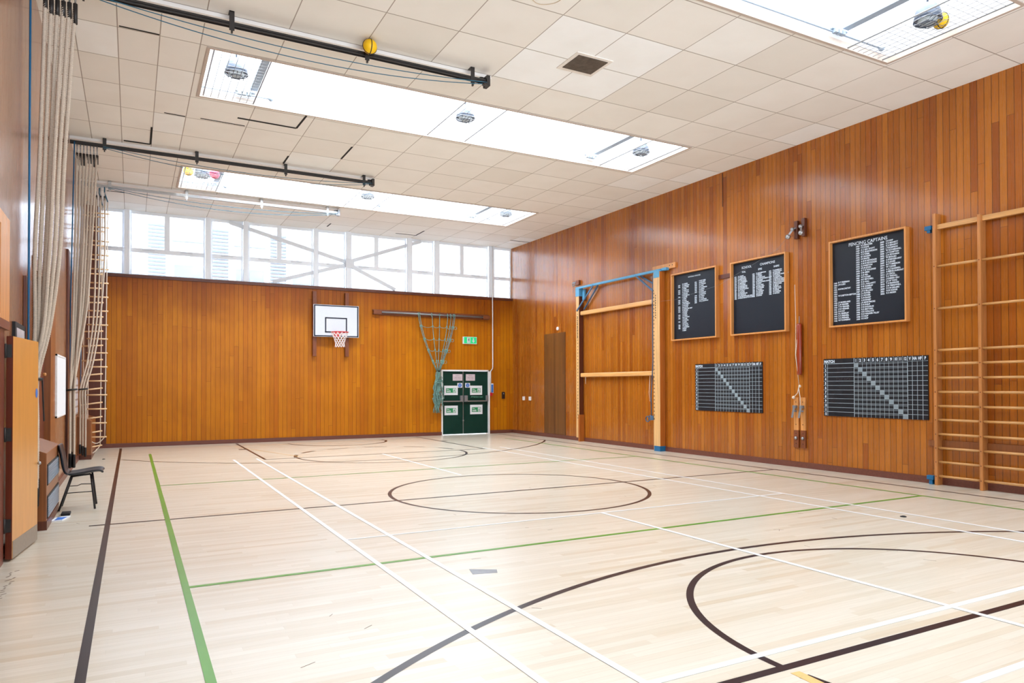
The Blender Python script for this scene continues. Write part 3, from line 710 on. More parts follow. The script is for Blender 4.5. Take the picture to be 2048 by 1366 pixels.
# gym beam frame
t = thing('gym_beam_frame', (10.3, 13.8, 0), 'wooden balance beam frame with blue top bar against the plank wall', 'climbing frame')
p = MB(); p.box(10.285, 10.44, 12.21, 12.40, 0.10, 4.0); near = p.build('post', [M['pine']], t, 0.006)
for f in near.data.polygons: pass
near.data.materials.append(M['pine_side'])
for f in near.data.polygons:
    if f.normal.y < -0.5: f.material_index = 1
MB().box(10.275, 10.445, 12.205, 12.41, 0.0, 0.115).build('foot', M['blueshoe'], near, 0.004)
MB().box(10.277, 10.40, 12.22, 12.41, 3.86, 4.04).build('cap', M['bluepaint'], near, 0.004)
MB().box(10.31, 10.44, 12.41, 12.46, 0.0, 4.0).build('rack_strip', M['pine'], near, 0.003)
b = MB()
for k in range(34): b.box(10.306, 10.312, 12.425, 12.445, 0.7+k*0.085, 0.725+k*0.085)
for k in range(10): b.box(10.282, 10.286, 12.34, 12.36, 3.45-k*0.055, 3.48-k*0.055)
b.build('peg_hole', M['black'], near)
p = MB(); p.box(10.30, 10.44, 15.44, 15.58, 0.10, 3.98); far = p.build('post', [M['pine'], M['dark_wood']], t, 0.006)
for f in far.data.polygons:
    if f.normal.y < -0.5: f.material_index = 1  # shade on the side towards the viewer, painted in as dark wood
MB().box(10.28, 10.44, 15.40, 15.46, 0.0, 0.7).build('foot', M['pine_side'], far, 0.004)
MB().box(10.29, 10.42, 15.42, 15.59, 3.80, 4.02).build('cap', M['bluepaint'], far, 0.004)
b = MB()
for k in range(34): b.box(10.297, 10.302, 15.49, 15.51, 0.6+k*0.085, 0.625+k*0.085)
for k in range(12): b.box(10.296, 10.302, 15.50, 15.53, 3.25-k*0.05, 3.28-k*0.05)
b.build('peg_hole', M['black'], far)
MB().box(10.285, 10.335, 12.20, 15.58, 3.99, 4.045).build('top_bar', M['bluepaint'], t, 0.004)
for (p, q) in (((10.29, 13.05, 4.0), (10.29, 12.44, 3.58)), ((10.40, 13.02, 4.0), (10.40, 12.46, 3.72)), ((10.29, 14.78, 4.0), (10.29, 15.53, 3.42)), ((10.40, 14.72, 4.0), (10.40, 15.35, 3.45))):
    MB().bar(p, q, 0.022, 0.035).build('brace', M['bluebrace'], t)
MB().box(10.38, 10.43, 15.30, 15.40, 3.7, 3.98).build('slider', M['bluepaint'], t, 0.004)
MB().box(10.33, 10.42, 12.05, 12.20, 4.0, 4.06).build('slider', M['bluepaint'], t, 0.004)
for z, lab in ((3.295, 'upper'), (1.68, 'lower')):
    MB().box(10.32, 10.40, 12.46, 15.42, z, z+0.105).build('beam', M['pine_y'], t, 0.022)
MB().tube([(10.32, 12.47, 3.95), (10.30, 12.48, 3.4), (10.31, 12.48, 2.0), (10.29, 12.52, 1.2), (10.30, 12.52, 0.78)], 0.011, 6).build('pull_cord', M['bluebrace'], t)
b = MB(); b.ring((10.30, 12.66, 0.70), 0.06, 0.012, 'x', 16, 6); b.ring((10.30, 12.57, 0.73), 0.05, 0.012, 'x', 16, 6); b.box(10.29, 10.34, 12.46, 12.56, 0.68, 0.78); b.build('lock_pin', M['bluebrace'], t)
MB().tube([(10.34, 15.20, 1.68), (10.34, 15.20, 1.50)], 0.006, 6).build('lanyard', M['rope_thin'], t)
MB().tube([(10.34, 12.62, 1.68), (10.34, 12.65, 1.3), (10.32, 12.6, 1.1)], 0.006, 6).build('lanyard', M['rope_thin'], t)
t = thing('wall_fixing_board', (XR, 12.2, 4.03), 'short wooden fixing board behind the blue top bar of the beam frame', 'fixing board')
MB().box(XR-0.04, XR, 11.84, 12.6, 4.03, 4.15).build('board', M['frame_wood'], t, 0.004)
b = MB()
for y in (11.93, 12.02): b.lathe([(0.012, 0), (0.012, -0.004)], (XR-0.04, y, 4.10), 10, 'x')
b.build('bolt', M['void'], t)
t = thing('wall_hook', (XR, 15.75, 4.19), 'steel hook on a small wooden block left of the beam frame top', 'hook')
MB().box(XR-0.06, XR, 15.58, 15.75, 4.13, 4.25).build('block', M['batten'], t, 0.004)
b = MB(); b.ring((XR-0.06, 15.83, 4.17), 0.05, 0.012, 'x', 14, 6); b.bar((XR-0.05, 15.86, 4.2), (XR-0.05, 15.72, 4.21), 0.03, 0.03); b.tube([(XR-0.06, 15.85, 4.13), (XR-0.06, 15.85, 3.95)], 0.005, 5); b.build('hook', M['grey'], t)

# honours boards
def frame_board(y0, y1, z0, z1, name, label):
    t = thing(name, (XR, (y0+y1)/2, z0), label, 'honours board')
    b = MB(); x0, x1, w = XR-0.10, XR-0.001, 0.026
    b.box(x0, x1, y0, y1, z1-w, z1); b.box(x0, x1, y0, y1, z0, z0+w); b.box(x0, x1, y0, y0+w, z0+w, z1-w); b.box(x0, x1, y1-w, y1, z0+w, z1-w)
    b.build('frame', M['frame_wood'], t)
    pn = MB().box(XR-0.03, XR-0.001, y0+w, y1-w, z0+w, z1-w).build('panel', M['chalk'], t)
    return t, pn
TX = XR-0.0315
def col(parent, rows, y, ztop, pitch, size, first=0, bold=0.0014):
    run = []                                     # one block of lettering per unbroken run of lines
    for i, r in enumerate(list(rows)+['']):
        if r: run.append(r)
        elif run:
            lettering('\n'.join(run), size, (TX, y, ztop-pitch*(i-len(run))), RW, M['letter'], parent, pitch, bold=bold); run = []
    return None
def col_whole(parent, rows, y, ztop, pitch, size, first=0):
    return lettering('\n'.join(rows), size, (TX, y, ztop), RW, M['letter'], parent, pitch, bold=0.0014)
t, pn = frame_board(10.567, 11.915, 2.428, 3.877, 'honours_board', 'black honours board nearest the beam frame, with small heading and two name columns')
lettering('NATIONAL HONOURS', 0.036, (TX, 11.26, 3.752), RW, M['letter'], pn, align='CENTER', bold=0.0006)
ya = ['1959', '1960', '', '1962', '1963', '1964', '', '1966', '', '1968', '1969', '1970', '', '1972', '1973', '1974', '1975', '', '1978', '1979', '1980', '', '1983', '', '1986', '1987', '1988']
na = ['R C BAKER', 'R C BREARLEY', 'M J SANDERS', 'D WEBB', 'C P BARTON', 'D J WATSON', 'J L MOORE', 'I K PATERSON', 'P CARVER', 'C NASH', 'R P HALL', 'M K BARNES', 'S WATTERSON', 'D WATKINS', 'M G HAYES', 'B A SINCLAIR-WEST', 'R J BOWEN', 'A D MILES', 'C G ELLIS', 'C W ELLIS', 'M J STANTON', 'C R LANE', 'S W FOSTER', 'P S REED', 'N B LLOYD', 'W P GRANT', 'C J MARSDEN', 'M MOSS', 'A KERR']
col(pn, ya, 11.76, 3.60, 0.0356, 0.034); col(pn, na, 11.625, 3.622, 0.0356, 0.034)
yb_ = ['1991', '1992', '1993', '1994', '1995', '1996', '1997', '', '1999', '2000', '2001', '2002', '2003']
nb = ['S HOP GIBBS', 'M BENNETT', 'D A PHILLIPS', 'J L COLE', 'A T HARRISON', 'R J SIMON', 'B L KING', 'R T STANLEY', 'J P MORTON', 'B C DEAN', 'D LUCAS', 'A L HAWKINS', 'W D J CROFTON']
col(pn, yb_, 11.25, 3.61, 0.0356, 0.034); col(pn, nb, 11.115, 3.628, 0.0356, 0.034)

t, pn = frame_board(8.848, 10.182, 2.431, 3.864, 'honours_board', 'black honours board headed SCHOOL CHAMPIONS with three name columns in its upper half')
lettering('SCHOOL', 0.062, (TX, 9.82, 3.715), RW, M['letter'], pn, align='CENTER', bold=0.0008)
lettering('CHAMPIONS', 0.062, (TX, 9.315, 3.715), RW, M['letter'], pn, align='CENTER', bold=0.0008)
for s_, y in (('FOIL', 9.89), ('EPEE', 9.49), ('SABRE', 9.105)): lettering(s_, 0.046, (TX, y, 3.635), RW, M['letter'], pn, align='CENTER', bold=0.001)
def roll(y0, n): return '\n'.join(str(y0+i) for i in range(n))
f1 = ['A J HART', 'S T WINTER', 'I J BRENNAN', 'R P GRAHAM', 'A C CAMPBELL', 'T J BECKETT', 'I R COOPER', 'R HARGREAVE', 'R HARGREAVE', 'A J HAWTHORN', 'W T HOLT', 'A TAYLOR', 'D M SEYMOUR', 'B D NEVILLE', 'C DE MONTFORD-BELL', 'S WORTHINGTON-LEA']
f2 = ['P J BAKERTON', 'T PERRY', 'A HURST', 'R A GRANGE', 'R MONTGOMERY-HAY', 'J HARMER', 'D FALCONER-DEAN', 'S HUNT', 'J CALLARD', 'M CALLARD', 'W STONER', 'C WARD', 'S L MASON', 'C J HAYES', 'M ADAMS', 'S DUNN']
f3 = ['P J JAMESON', 'J J DAWSON', 'D BARNES', 'R FITZROY-BARTLETT', 'W DIXON', 'I COMPTON', 'C MORAN-DENT', 'A FALCON-SWEET', 'J MALCOLM-BEST', 'A FLETCHER', 'D SELBY', 'J PRENTICE', 'M DELANEY', 'D ENNIS', 'W HARPER', 'D ENGLE']
for yy, nn, ys in ((10.138, f1, 1971), (9.68, f2, 1971), (9.282, f3, 1971)):
    lettering(roll(ys, 16), 0.029, (TX, yy, 3.565), RW, M['letter'], pn, 0.0285, bold=0.0014, xs=1.05)
    lettering('\n'.join(nn), 0.029, (TX, yy-0.095, 3.57), RW, M['letter'], pn, 0.0285, bold=0.0014, xs=1.25)

t, pn = frame_board(6.60, 7.95, 2.428, 3.872, 'honours_board', 'black honours board headed FENCING CAPTAINS nearest the wall bars')
lettering('FENCING CAPTAINS', 0.076, (TX, 7.28, 3.745), RW, M['letter'], pn, align='CENTER', bold=0.001, xs=0.98)
P_ = 0.0371
lettering(roll(1949, 18), 0.034, (TX, 7.908, 3.155), RW, M['letter'], pn, P_, bold=0.0016)
c1 = ['D T FREEMAN', 'J N LUSH', '', 'B B McCARTHY', '', '', 'W E SEFTON-SEFTON', '', '', 'J S MORELAND', 'L M VENNER', 'T W VENNER', 'E W VENNER', 'B G FAY', 'B L BRIERLEY', 'R A FRENKEL', 'R A FRENKEL', 'M P DAMBERG']
col(pn, c1, 7.82, 3.162, P_, 0.034, bold=0.0016)
lettering(roll(1967, 33), 0.034, (TX, 7.489, 3.705), RW, M['letter'], pn, P_, bold=0.0016)
c2 = ['R B BEACHER', 'I S WADE', 'A C REA SCOTT', 'M R EDMONDSON', 'C E WEBB', 'B S SHARPE', 'S E MAPES', 'A M M REYNOLDS', 'A M M REYNOLDS', 'S J HARSTON', 'S B M JOHN', 'K T G COLLINGE', 'S M HERN', 'A B HILL', 'W P JONES', 'M P MITCHELL', 'R D HALL', 'D E L HALLWITT', 'S M HAMBLEY', 'A S SOMERS', 'J P S HILLARD', 'J L POWER', 'J L POWER', 'A M SHARP', 'A M SHARP', 'J R MORTIMORE', 'S N PHILIP', 'S N DOUGLAS', 'R R BRITTAIN', 'G R WALLACE', 'R D WALKER-TILLEY', 'S S HOP', 'S S HOP']
lettering('\n'.join(c2), 0.034, (TX, 7.398, 3.712), RW, M['letter'], pn, P_, bold=0.0016)
lettering(roll(2000, 23), 0.034, (TX, 7.062, 3.70), RW, M['letter'], pn, P_, bold=0.0016)
c3 = ['S B HOP', 'K R BENNETT', 'K R BENNETT', 'J THOMPSON', 'W SOTHERNHILL', 'L P COMPTON', 'J J R EDWARDS', 'W ENGLISH', 'A STRINGER-MAY', 'D R JONES', 'M F T EMERSON', 'W T JONES', 'A G J QUARRELL', 'A BERNE DURRANT', 'J A CROLL', 'S A TINDALL', 'J CHESMA GRU', 'J A W TANG', 'T H McKENZIE', 'S M TREADWELL', 'D S M DELLERS', 'N M HODGE', 'K S ARDEN']
lettering('\n'.join(c3), 0.034, (TX, 6.965, 3.707), RW, M['letter'], pn, P_, bold=0.0016, xs=0.95)

t = thing('wall_strip', (XR, 10.4, 3.63), 'short dark wooden strip between the first two honours boards', 'wooden strip')
MB().box(XR-0.03, XR, 10.19, 10.56, 3.595, 3.68).build('strip', M['dark_wood'], t)

# match boards
def match_board(y1, y0, z0, z1, label):
    t = thing('match_board', (XR, (y0+y1)/2, z0), label, 'score board', 'fencing match score boards')
    MB().box(XR-0.018, XR-0.001, y0, y1, z0, z1).build('panel', M['slate'], t)
    w, h = y1-y0, z1-z0; fx = lambda a: y1-a*w; X = XR-0.0186
    r0 = z1-0.082; rp = (r0-z0)/12.0
    b = MB()
    def vl(a, za, zb, lw=0.006): b.box(X-0.0006, X, fx(a)-lw/2, fx(a)+lw/2, za, zb)
    def hl(z, a0, a1, lw=0.005): b.box(X-0.0006, X, fx(a1), fx(a0), z-lw/2, z+lw/2)
    vl(0.044, z0+0.005, r0); vl(0.322, z0, z1, 0.009)
    cols = [0.320+0.04206*k for k in range(13)]
    for a in cols[1:-1]: vl(a, z0, z1, 0.0045)
    vl(cols[-1], z0, z1, 0.009)
    vl(0.8663, z0, z1, 0.006); vl(0.9096, z0, r0, 0.005); vl(0.955, z0, z1, 0.007)
    hl(r0, 0.0, 1.0, 0.008)
    for k in range(1, 12): hl(r0-rp*k, 0.0, 0.322)
    for k in range(0, 12): hl(r0-rp*k, 0.322, 0.998); 
    for k in range(0, 12): hl(r0-rp*k-0.02, 0.322, cols[-1], 0.004)
    for k in range(12):                              # hatched squares down the diagonal
        a0, a1 = cols[k], cols[k+1]; za, zb = r0-rp*(k+1), r0-rp*k
        for q in range(1, 6):
            vl(a0+(a1-a0)*q/6, za, zb, 0.006); hl(za+(zb-za)*q/6, a0, a1, 0.006)
    b.build('grid_line', M['gridline'], t)
    XT = XR-0.0195
    lettering('MATCH', 0.062, (XT, y1-0.012, z1-0.066), RW, M['letter'], t, bold=0.003, xs=0.95)
    for k in range(12):
        lettering(str(k+1), 0.064, (XT, fx((cols[k]+cols[k+1])/2), z1-0.062), RW, M['letter'], t, align='CENTER', bold=0.003, xs=0.72 if k > 8 else 0.95)
        lettering(str(k+1), 0.056, (XT, fx(0.022), r0-rp*(k+1)+0.016), RW, M['letter'], t, align='CENTER', bold=0.003, xs=0.72 if k > 8 else 0.95)
    for s_, a in (('V', 0.8455), ('HA', 0.888), ('HF', 0.932), ('P', 0.977)):
        lettering(s_, 0.064, (XT, fx(a), z1-0.062), RW, M['letter'], t, align='CENTER', bold=0.003, xs=0.72)
    b = MB()
    for k in range(9): b.tube([(XT, y1-0.25-0.03*k, r0-rp*3.6+0.01*math.sin(k*2)), (XT, y1-0.26-0.03*k, r0-rp*3.4+0.006*math.sin(k*3))], 0.0015, 4)
    tag(b.build('chalk_scribble', M['textgrey'], t), 'faint chalk scribble')
    return t
match_board(11.257, 9.463, 0.936, 1.902, 'black gridded match score board under the first two honours boards')
match_board(8.127, 6.324, 0.936, 1.902, 'black gridded match score board between the cleats and the wall bars')

# pulley hooks, pole, cleats and cord
for k, (y, dz, lab) in enumerate(((8.645, 0, 'chrome pulley on dark block, the one nearer the school champions board'), (8.49, 0.02, 'chrome pulley on dark block, the one nearer the fencing captains board'))):
    t = thing('pulley', (XR, y, 4.22+dz), lab, 'pulley', 'chrome pulleys on dark blocks')
    MB().box(XR-0.06, XR, y-0.03, y+0.04, 4.06+dz, 4.38+dz).build('block', M['dark_wood'], t, 0.004)
    b = MB(); yk = y+0.08-0.12*k; zk = 4.16+dz
    b.lathe([(0.012, -0.03), (0.035, -0.02), (0.035, 0.02), (0.012, 0.03)], (XR-0.10, y+0.04-0.02*k, zk+0.07), 14, 'y')
    b.bar((XR-0.10, y+0.04-0.02*k, zk+0.07), (XR-0.16, yk, zk-0.04), 0.03, 0.03)
    b.lathe([(0.014, -0.03), (0.042, -0.02), (0.042, 0.02), (0.014, 0.03)], (XR-0.17, yk, zk-0.06), 16, 'x')
    b.bar((XR-0.06, y, zk+0.09), (XR-0.11, y+0.03-0.02*k, zk+0.07), 0.02, 0.02)
    b.build('wheel', M['steel'], t)
t = thing('red_pole', (XR, 8.60, 1.64), 'short red stained wooden pole hanging on the right wall', 'pole')
MB().tube([(XR-0.045, 8.60, 1.64), (XR-0.045, 8.60, 1.67), (XR-0.045, 8.60, 2.52), (XR-0.045, 8.60, 2.55)], [0.038, 0.045, 0.045, 0.038], 14).build('shaft', M['redpole'], t)
MB().tube([(XR-0.045, 8.60, 2.55), (XR-0.03, 8.61, 2.68)], 0.005, 5).build('loop', M['grey'], t)
for k, (y, lab) in enumerate(((8.69, 'wooden cleat board low on the right wall, the one nearer the first match board'), (8.545, 'wooden cleat board low on the right wall, the one nearer the second match board'))):
    t = thing('cleat_board', (XR, y, 0.37), lab, 'cleat board', 'pair of wooden cleat boards')
    b = MB(); b.box(XR-0.035, XR, y-0.05, y+0.05, 0.36, 1.24); bo = b.build('board', M['frame_wood'], t, 0.004)
    MB().box(XR-0.037, XR-0.001, y-0.051, y+0.051, 0.35, 0.66).build('lower_board', M['batten'], t)
    b = MB(); b.bar((XR-0.07, y+0.01, 1.09), (XR-0.10, y+0.035, 0.88), 0.025, 0.03); b.bar((XR-0.03, y, 1.0), (XR-0.08, y+0.02, 1.0), 0.03, 0.03); b.box(XR-0.08, XR-0.035, y-0.03, y+0.04, 1.05, 1.10)
    b.build('cleat', M['grey'], t)
    b = MB(); b.lathe([(0.03, 0), (0.026, -0.02), (0.012, -0.03)], (XR-0.037, y, 0.52), 14, 'x'); b.build('eye', M['steel'], t)
    b = MB()
    for z in (1.16, 0.76, 0.60, 0.42): b.lathe([(0.008, 0), (0.008, -0.003)], (XR-0.037, y, z), 8, 'x')
    b.build('screw', M['void'], t)
t = thing('pull_rope', (XR-0.06, 8.62, 1.3), 'thin white rope hanging past the red pole down to the cleats', 'rope')
b = MB()
b.tube([(XR-0.05, 8.685, 3.25), (XR-0.05, 8.685, 3.15), (XR-0.06, 8.66, 2.6), (XR-0.11, 8.63, 2.0), (XR-0.06, 8.60, 1.45)], 0.0045, 6)
b.tube([(XR-0.05, 8.61, 2.55), (XR-0.11, 8.625, 2.0), (XR-0.06, 8.60, 1.45)], 0.005, 6)
b.tube([(XR-0.06, 8.60, 1.45), (XR-0.05, 8.64, 1.32), (XR-0.06, 8.72, 1.24)], 0.008, 6); b.tube([(XR-0.06, 8.61, 1.42), (XR-0.06, 8.58, 1.25), (XR-0.08, 8.56, 1.05)], 0.007, 6)
b.sphere((XR-0.06, 8.585, 1.44), 0.025, 10, 8); b.sphere((XR-0.06, 8.72, 1.24), 0.028, 10, 8)
b.build('cord', M['rope_thin'], t)
t = thing('slack_cord', (XR-0.1, 10.2, 3.5), 'very thin cord running from the pulleys across to the beam frame', 'cord')
b = MB(); pts = [(XR-0.17, 8.73, 4.10), (XR-0.12, 9.02, 3.92), (XR-0.12, 10.45, 3.465), (XR-0.12, 11.78, 3.31), (10.30, 12.45, 3.33)]
b.tube(pts, 0.0014, 5); b.build('strand', M['grey'], t)

# wall bars
t = thing('wall_bars', (XR, 5.5, 0), 'tall wooden wall bars with light rungs at the right edge', 'wall bars')
py = [6.145, 5.525, 4.90, 4.28]
for k, y in enumerate(py):
    MB().box(XR-0.145, XR-0.005, y-0.021, y+0.021, 0, 3.96 if k == 0 else 3.82).build('upright', M['bar_wood'], t, 0.004)
zr = [3.187, 2.571, 1.965, 1.765, 1.56, 1.355, 1.15, 0.95, 0.742, 0.54, 0.338, 0.132]
for k in range(3):
    ya, yb2 = py[k+1]+0.021, py[k]-0.021
    for z in zr:
        MB().tube([(XR-0.105, ya, z), (XR-0.105, yb2, z)], 0.0185, 10).build('rung', M['rung_wood'], t)
    MB().box(XR-0.10, XR-0.03, ya, yb2, 3.73, 3.80).build('top_rail', M['rung_wood'], t, 0.004)
    MB().box(XR-0.03, XR-0.001, ya, yb2, 0.54, 0.65).build('back_rail', M['mid_wood'], t)
s0 = None
for y in py:
    for z in zr:
        if s0 is None:
            s0 = MB().lathe([(0.008, 0), (0.008, -0.002)], (XR-0.145, 5.5, 0), 8, 'x').build('screw', M['dark_wood'], t); so_ = s0
        else:
            so_ = s0.copy(); C.objects.link(so_)
        so_.location = (0, y-5.5, z)
for z0, z1 in ((3.70, 3.80), (0.0, 0.13)):
    b = MB(); b.box(XR-0.12, XR-0.05, 6.20, 6.30, z1-0.06, z1); b.box(XR-0.11, XR-0.06, 6.22, 6.27, z0, z1-0.05); b.box(XR-0.10, XR-0.001, 6.165, 6.24, z1-0.04, z1-0.01)
    b.build('bracket', M['blueshoe'], t, 0.003)
MB().box(XR-0.03, XR-0.001, 6.22, 6.32, 0.56, 0.64).build('wall_block', M['mid_wood'], t)

# ================================================================== ROPE TRACKS
def rope_track(y, z, x1, bx, mat, label, cords=True, strap_to=HC):
    t = thing('rope_track', (XL, y, z), label, 'rope track', 'ceiling tracks for the climbing ropes')
    b = MB(); b.box(XL+0.01, x1, y-0.028, y+0.028, z-0.006, z+0.024); b.box(XL+0.01, x1, y-0.028, y-0.02, z-0.028, z); b.box(XL+0.01, x1, y+0.02, y+0.028, z-0.028, z)
    b.build('rail', mat, t)
    for x in bx:
        b = MB(); b.box(x-0.028, x+0.028, y-0.036, y-0.028, z-0.08, strap_to); b.bar((x, y-0.03, z-0.08), (x, y-0.03, z-0.11), 0.02, 0.03)
        b.box(x-0.028, x+0.028, y-0.036, y+0.06, strap_to-0.01, strap_to)
        b.build('hanger', M['track'] if mat is M['track'] else M['track_light'], t)
    b = MB(); b.box(x1, x1+0.05, y-0.06, y+0.06, z-0.07, z+0.07); b.lathe([(0.035, -0.015), (0.035, 0.015)], (x1-0.03, y-0.05, z-0.06), 14, 'z'); b.lathe([(0.035, -0.015), (0.035, 0.015)], (x1-0.03, y+0.05, z+0.05), 14, 'z')
    b.build('end_pulley', M['track'] if mat is M['track'] else M['grey'], t)
    if cords:
        b = MB(); n = 24
        for k, (dy, sag, dz) in enumerate(((-0.06, 0.13, -0.03), (-0.05, 0.20, -0.05))):
            xs = XL+0.5
            b.tube([(xs+(x1-xs)*i/n, y+dy, z+dz-sag*4*(i/n)*(1-i/n)) for i in range(n+1)], 0.0055, 5)
        b.build('draw_cord', M['bluerope'], t)
    return t
rope_track(8.60, 5.60, 4.22, (-0.46, 0.99, 2.57, 4.02), M['track'], 'dark steel rope track nearest the viewer, with a yellow ball on it')
rope_track(14.05, 5.62, 4.30, (-0.43, 1.03, 2.60, 4.14), M['track'], 'dark steel rope track in the middle, hung with the longest rope bundle')
rope_track(16.92, 5.63, 4.34, (-0.42, 1.04, 2.6, 4.1), M['track_light'], 'pale grey rope track nearest the high windows')

# ---- climbing ropes
def smooth(pts, n):
    out = []; P = [Vector(p) for p in pts]; P = [P[0]*2-P[1]]+P+[P[-1]*2-P[-2]]
    for i in range(1, len(P)-2):
        for k in range(n):
            s = k/n; a, b_, c, d_ = P[i-1], P[i], P[i+1], P[i+2]
            out.append(0.5*((2*b_)+(c-a)*s+(2*a-5*b_+4*c-d_)*s*s+(3*b_-a-3*c+d_)*s**3))
    out.append(P[-2]); return out
def resample(pts, step):
    out = [pts[0]]; acc = 0
    for a, b_ in zip(pts, pts[1:]):
        L = (b_-a).length
        while acc+L >= step:
            s = (step-acc)/L; a = a.lerp(b_, s); out.append(a.copy()); L = (b_-a).length; acc = 0
        acc += L
    out.append(pts[-1]); return out
ORD = ['wall side', 'second from the wall', 'third from the wall', 'fourth from the wall', 'fifth from the wall', 'sixth from the wall', 'seventh from the wall, outermost']
ORD6 = ORD[:5]+['sixth from the wall, outermost']
def climbing_rope(ctrl, r, label, group, end_len=0.2, step=0.0075, ztrack=5.585):
    t = thing('climbing_rope', (ctrl[0][0], ctrl[0][1], ztrack), label, 'climbing rope', group)
    pts = resample(smooth(ctrl, 16), step)
    MB().tube(pts, r, 9, 3, 2*PI/0.072, 0.14).build('rope_strand', M['rope'], t)
    e = pts[-1]; MB().tube([e+Vector((0, 0, 0.02)), e, e+Vector((0, 0, -end_len+0.01)), e+Vector((0, 0, -end_len))], [r*1.05, r*1.3, r*1.3, r*0.9], 10).build('end_sleeve', M['black'], t)
    p = Vector(ctrl[0]); b = MB(); b.tube([p+Vector((0, 0, 0.0)), p+Vector((0, 0, -0.11-0.05*((len(label)+int(p.x*1000)) % 3)))], r*1.18, 10)
    b.build('top_whipping', M['track'], t)
    b = MB(); b.ring(p+Vector((0, 0, 0.045)), 0.035, 0.009, 'x', 16, 6); b.tube([p+Vector((0, 0, 0.07)), (p.x, p.y, ztrack+0.005)], 0.011, 6); b.build('shackle', M['steel'], t)
    return t
for k in range(6):
    f = k/5
    xt = -0.795+f*0.262; xa = -0.835+f*0.21; xb = -0.865+f*0.205; xc = -0.86+f*0.125
    jit = (k % 3-1)*0.035
    ctrl = [(xt, 8.60, 5.45), (xa+0.005, 8.60+jit, 3.9), (xb, 8.58+jit*1.3, 2.85), (xc, 8.56+jit, 2.1), (-0.868+0.013*(k % 3), 8.53+0.04*((k*3) % 4-1.5), 1.53), (-0.868+0.013*(k % 3), 8.53+0.04*((k*3) % 4-1.5), 1.1), (-0.868+0.013*(k % 3), 8.53+0.04*((k*3) % 4-1.5), 0.36+0.03*k)]
    climbing_rope(ctrl, 0.0185, 'thick twisted rope in the nearest bundle behind the open door, '+ORD6[k], 'climbing ropes in the nearest bundle', 0.17)
for k in range(7):
    f = k/6; jit = (k % 3-1)*0.03
    xt = -0.835+f*0.295; xa = -0.852+f*0.24; xb = -0.86+f*0.19; tx = -0.878+0.018*(k % 4); ty = 13.55+0.045*((k*3) % 4-1.5)
    ctrl = [(xt, 14.05, 5.44), (xa, 14.0+jit, 3.9), (xb, 13.85+jit, 2.8), (tx*0.6+xb*0.4, 13.65+jit, 1.95), (tx, ty, 1.40), (tx, ty, 1.0), (tx, ty, 0.34+0.02*(k % 3))]
    climbing_rope(ctrl, 0.0175, 'climbing rope in the middle bundle behind the black chair, '+ORD[k], 'climbing ropes in the middle bundle', 0.2)
for k in range(3):
    f = k/2; tx = -0.895+0.045*k; ty = 16.35
    ctrl = [(-0.66+0.075*k, 16.92, 5.42), (-0.665+0.08*k, 16.85, 4.2), (-0.69+0.06*k, 16.7, 2.9), (-0.78+0.05*k, 16.5, 2.0), (tx, ty, 1.42), (tx, ty, 1.0), (tx, ty, 0.30-0.03*k)]
    climbing_rope(ctrl, 0.0175, 'climbing rope in the farthest bundle before the rope ladders, '+['wall side', 'middle of three', 'outermost of three'][k], 'climbing ropes in the farthest bundle', 0.17)
for (x, y, z, rx, ry, lab) in ((-0.855, 8.53, 1.53, 0.055, 0.11, 'black strap tying the nearest rope bundle'), (-0.86, 13.55, 1.41, 0.068, 0.11, 'black strap tying the middle rope bundle'), (-0.85, 16.35, 1.41, 0.075, 0.05, 'black strap tying the farthest rope bundle')):
    b = MB(); b.tube([(x+rx*math.cos(2*PI*i/24), y+ry*math.sin(2*PI*i/24), z+0.008*math.cos(2*PI*i/24)) for i in range(26)], 0.015, 6, cap=False)
    if y < 9: b.bar((x+rx, y+0.04, z), (x+rx+0.01, y+0.12, z-0.42), 0.03, 0.012, (1, 0, 0))
    tag(b.build('strap', M['black']), lab, 'strap')

# ---- rope ladders
def rope_ladder(xr0, xr1, w, y, zt, zb, n, rake, label, skew):
    t = thing('rope_ladder', (xr0-w/2, y, zt), label, 'rope ladder', 'rope ladders at the far window end')
    pt = lambda side, z: Vector((xr0+(xr1-xr0)*(zt-z)/(zt-zb)-(w if side else 0), y-(rake if side else 0), z-(skew*max(0, (zt-z)/(zt-zb)) if side else 0)))
    for side in (0, 1):
        MB().tube([pt(side, zt-(zt-zb)*i/20) for i in range(21)], 0.011, 6).build('side_rope', M['rope_thin'], t)
    p = (zt-zb-0.25)/(n-1)
    for i in range(n):
        z = zb+i*p; a, b_ = pt(0, z), pt(1, z); d_ = (a-b_).normalized()
        MB().tube([b_-d_*0.035, a+d_*0.035], 0.0155, 8).build('rung', M['ladder_rung'], t)
    a, b_ = pt(0, zb), pt(1, zb)
    MB().tube([a.lerp(b_, i/12)+Vector((0, 0, -0.13*math.sin(PI*i/12))) for i in range(13)], 0.011, 6).build('bottom_loop', M['rope_thin'], t)
    top = (a+b_)/2
    MB().tube([pt(0, zt), Vector((xr0-0.06, y, 5.50)), Vector((xr0-0.06, y, 5.61))], 0.012, 6).build('top_sling', M['bluerope'], t)
    MB().tube([pt(1, zt), Vector((xr0-w+0.10, y, 5.50)), Vector((xr0-w+0.10, y, 5.61))], 0.012, 6).build('top_sling', M['rope_thin'], t)
    return t
rope_ladder(-0.455, -0.49, 0.31, 16.90, 5.30, 0.42, 17, 0.0, 'rope ladder with pale rungs hanging nearest the court, in front', 0.0)
rope_ladder(-0.555, -0.575, 0.31, 17.05, 5.25, 0.235, 17, 0.10, 'rope ladder with pale rungs hanging behind the other, nearer the wall', 0.05)

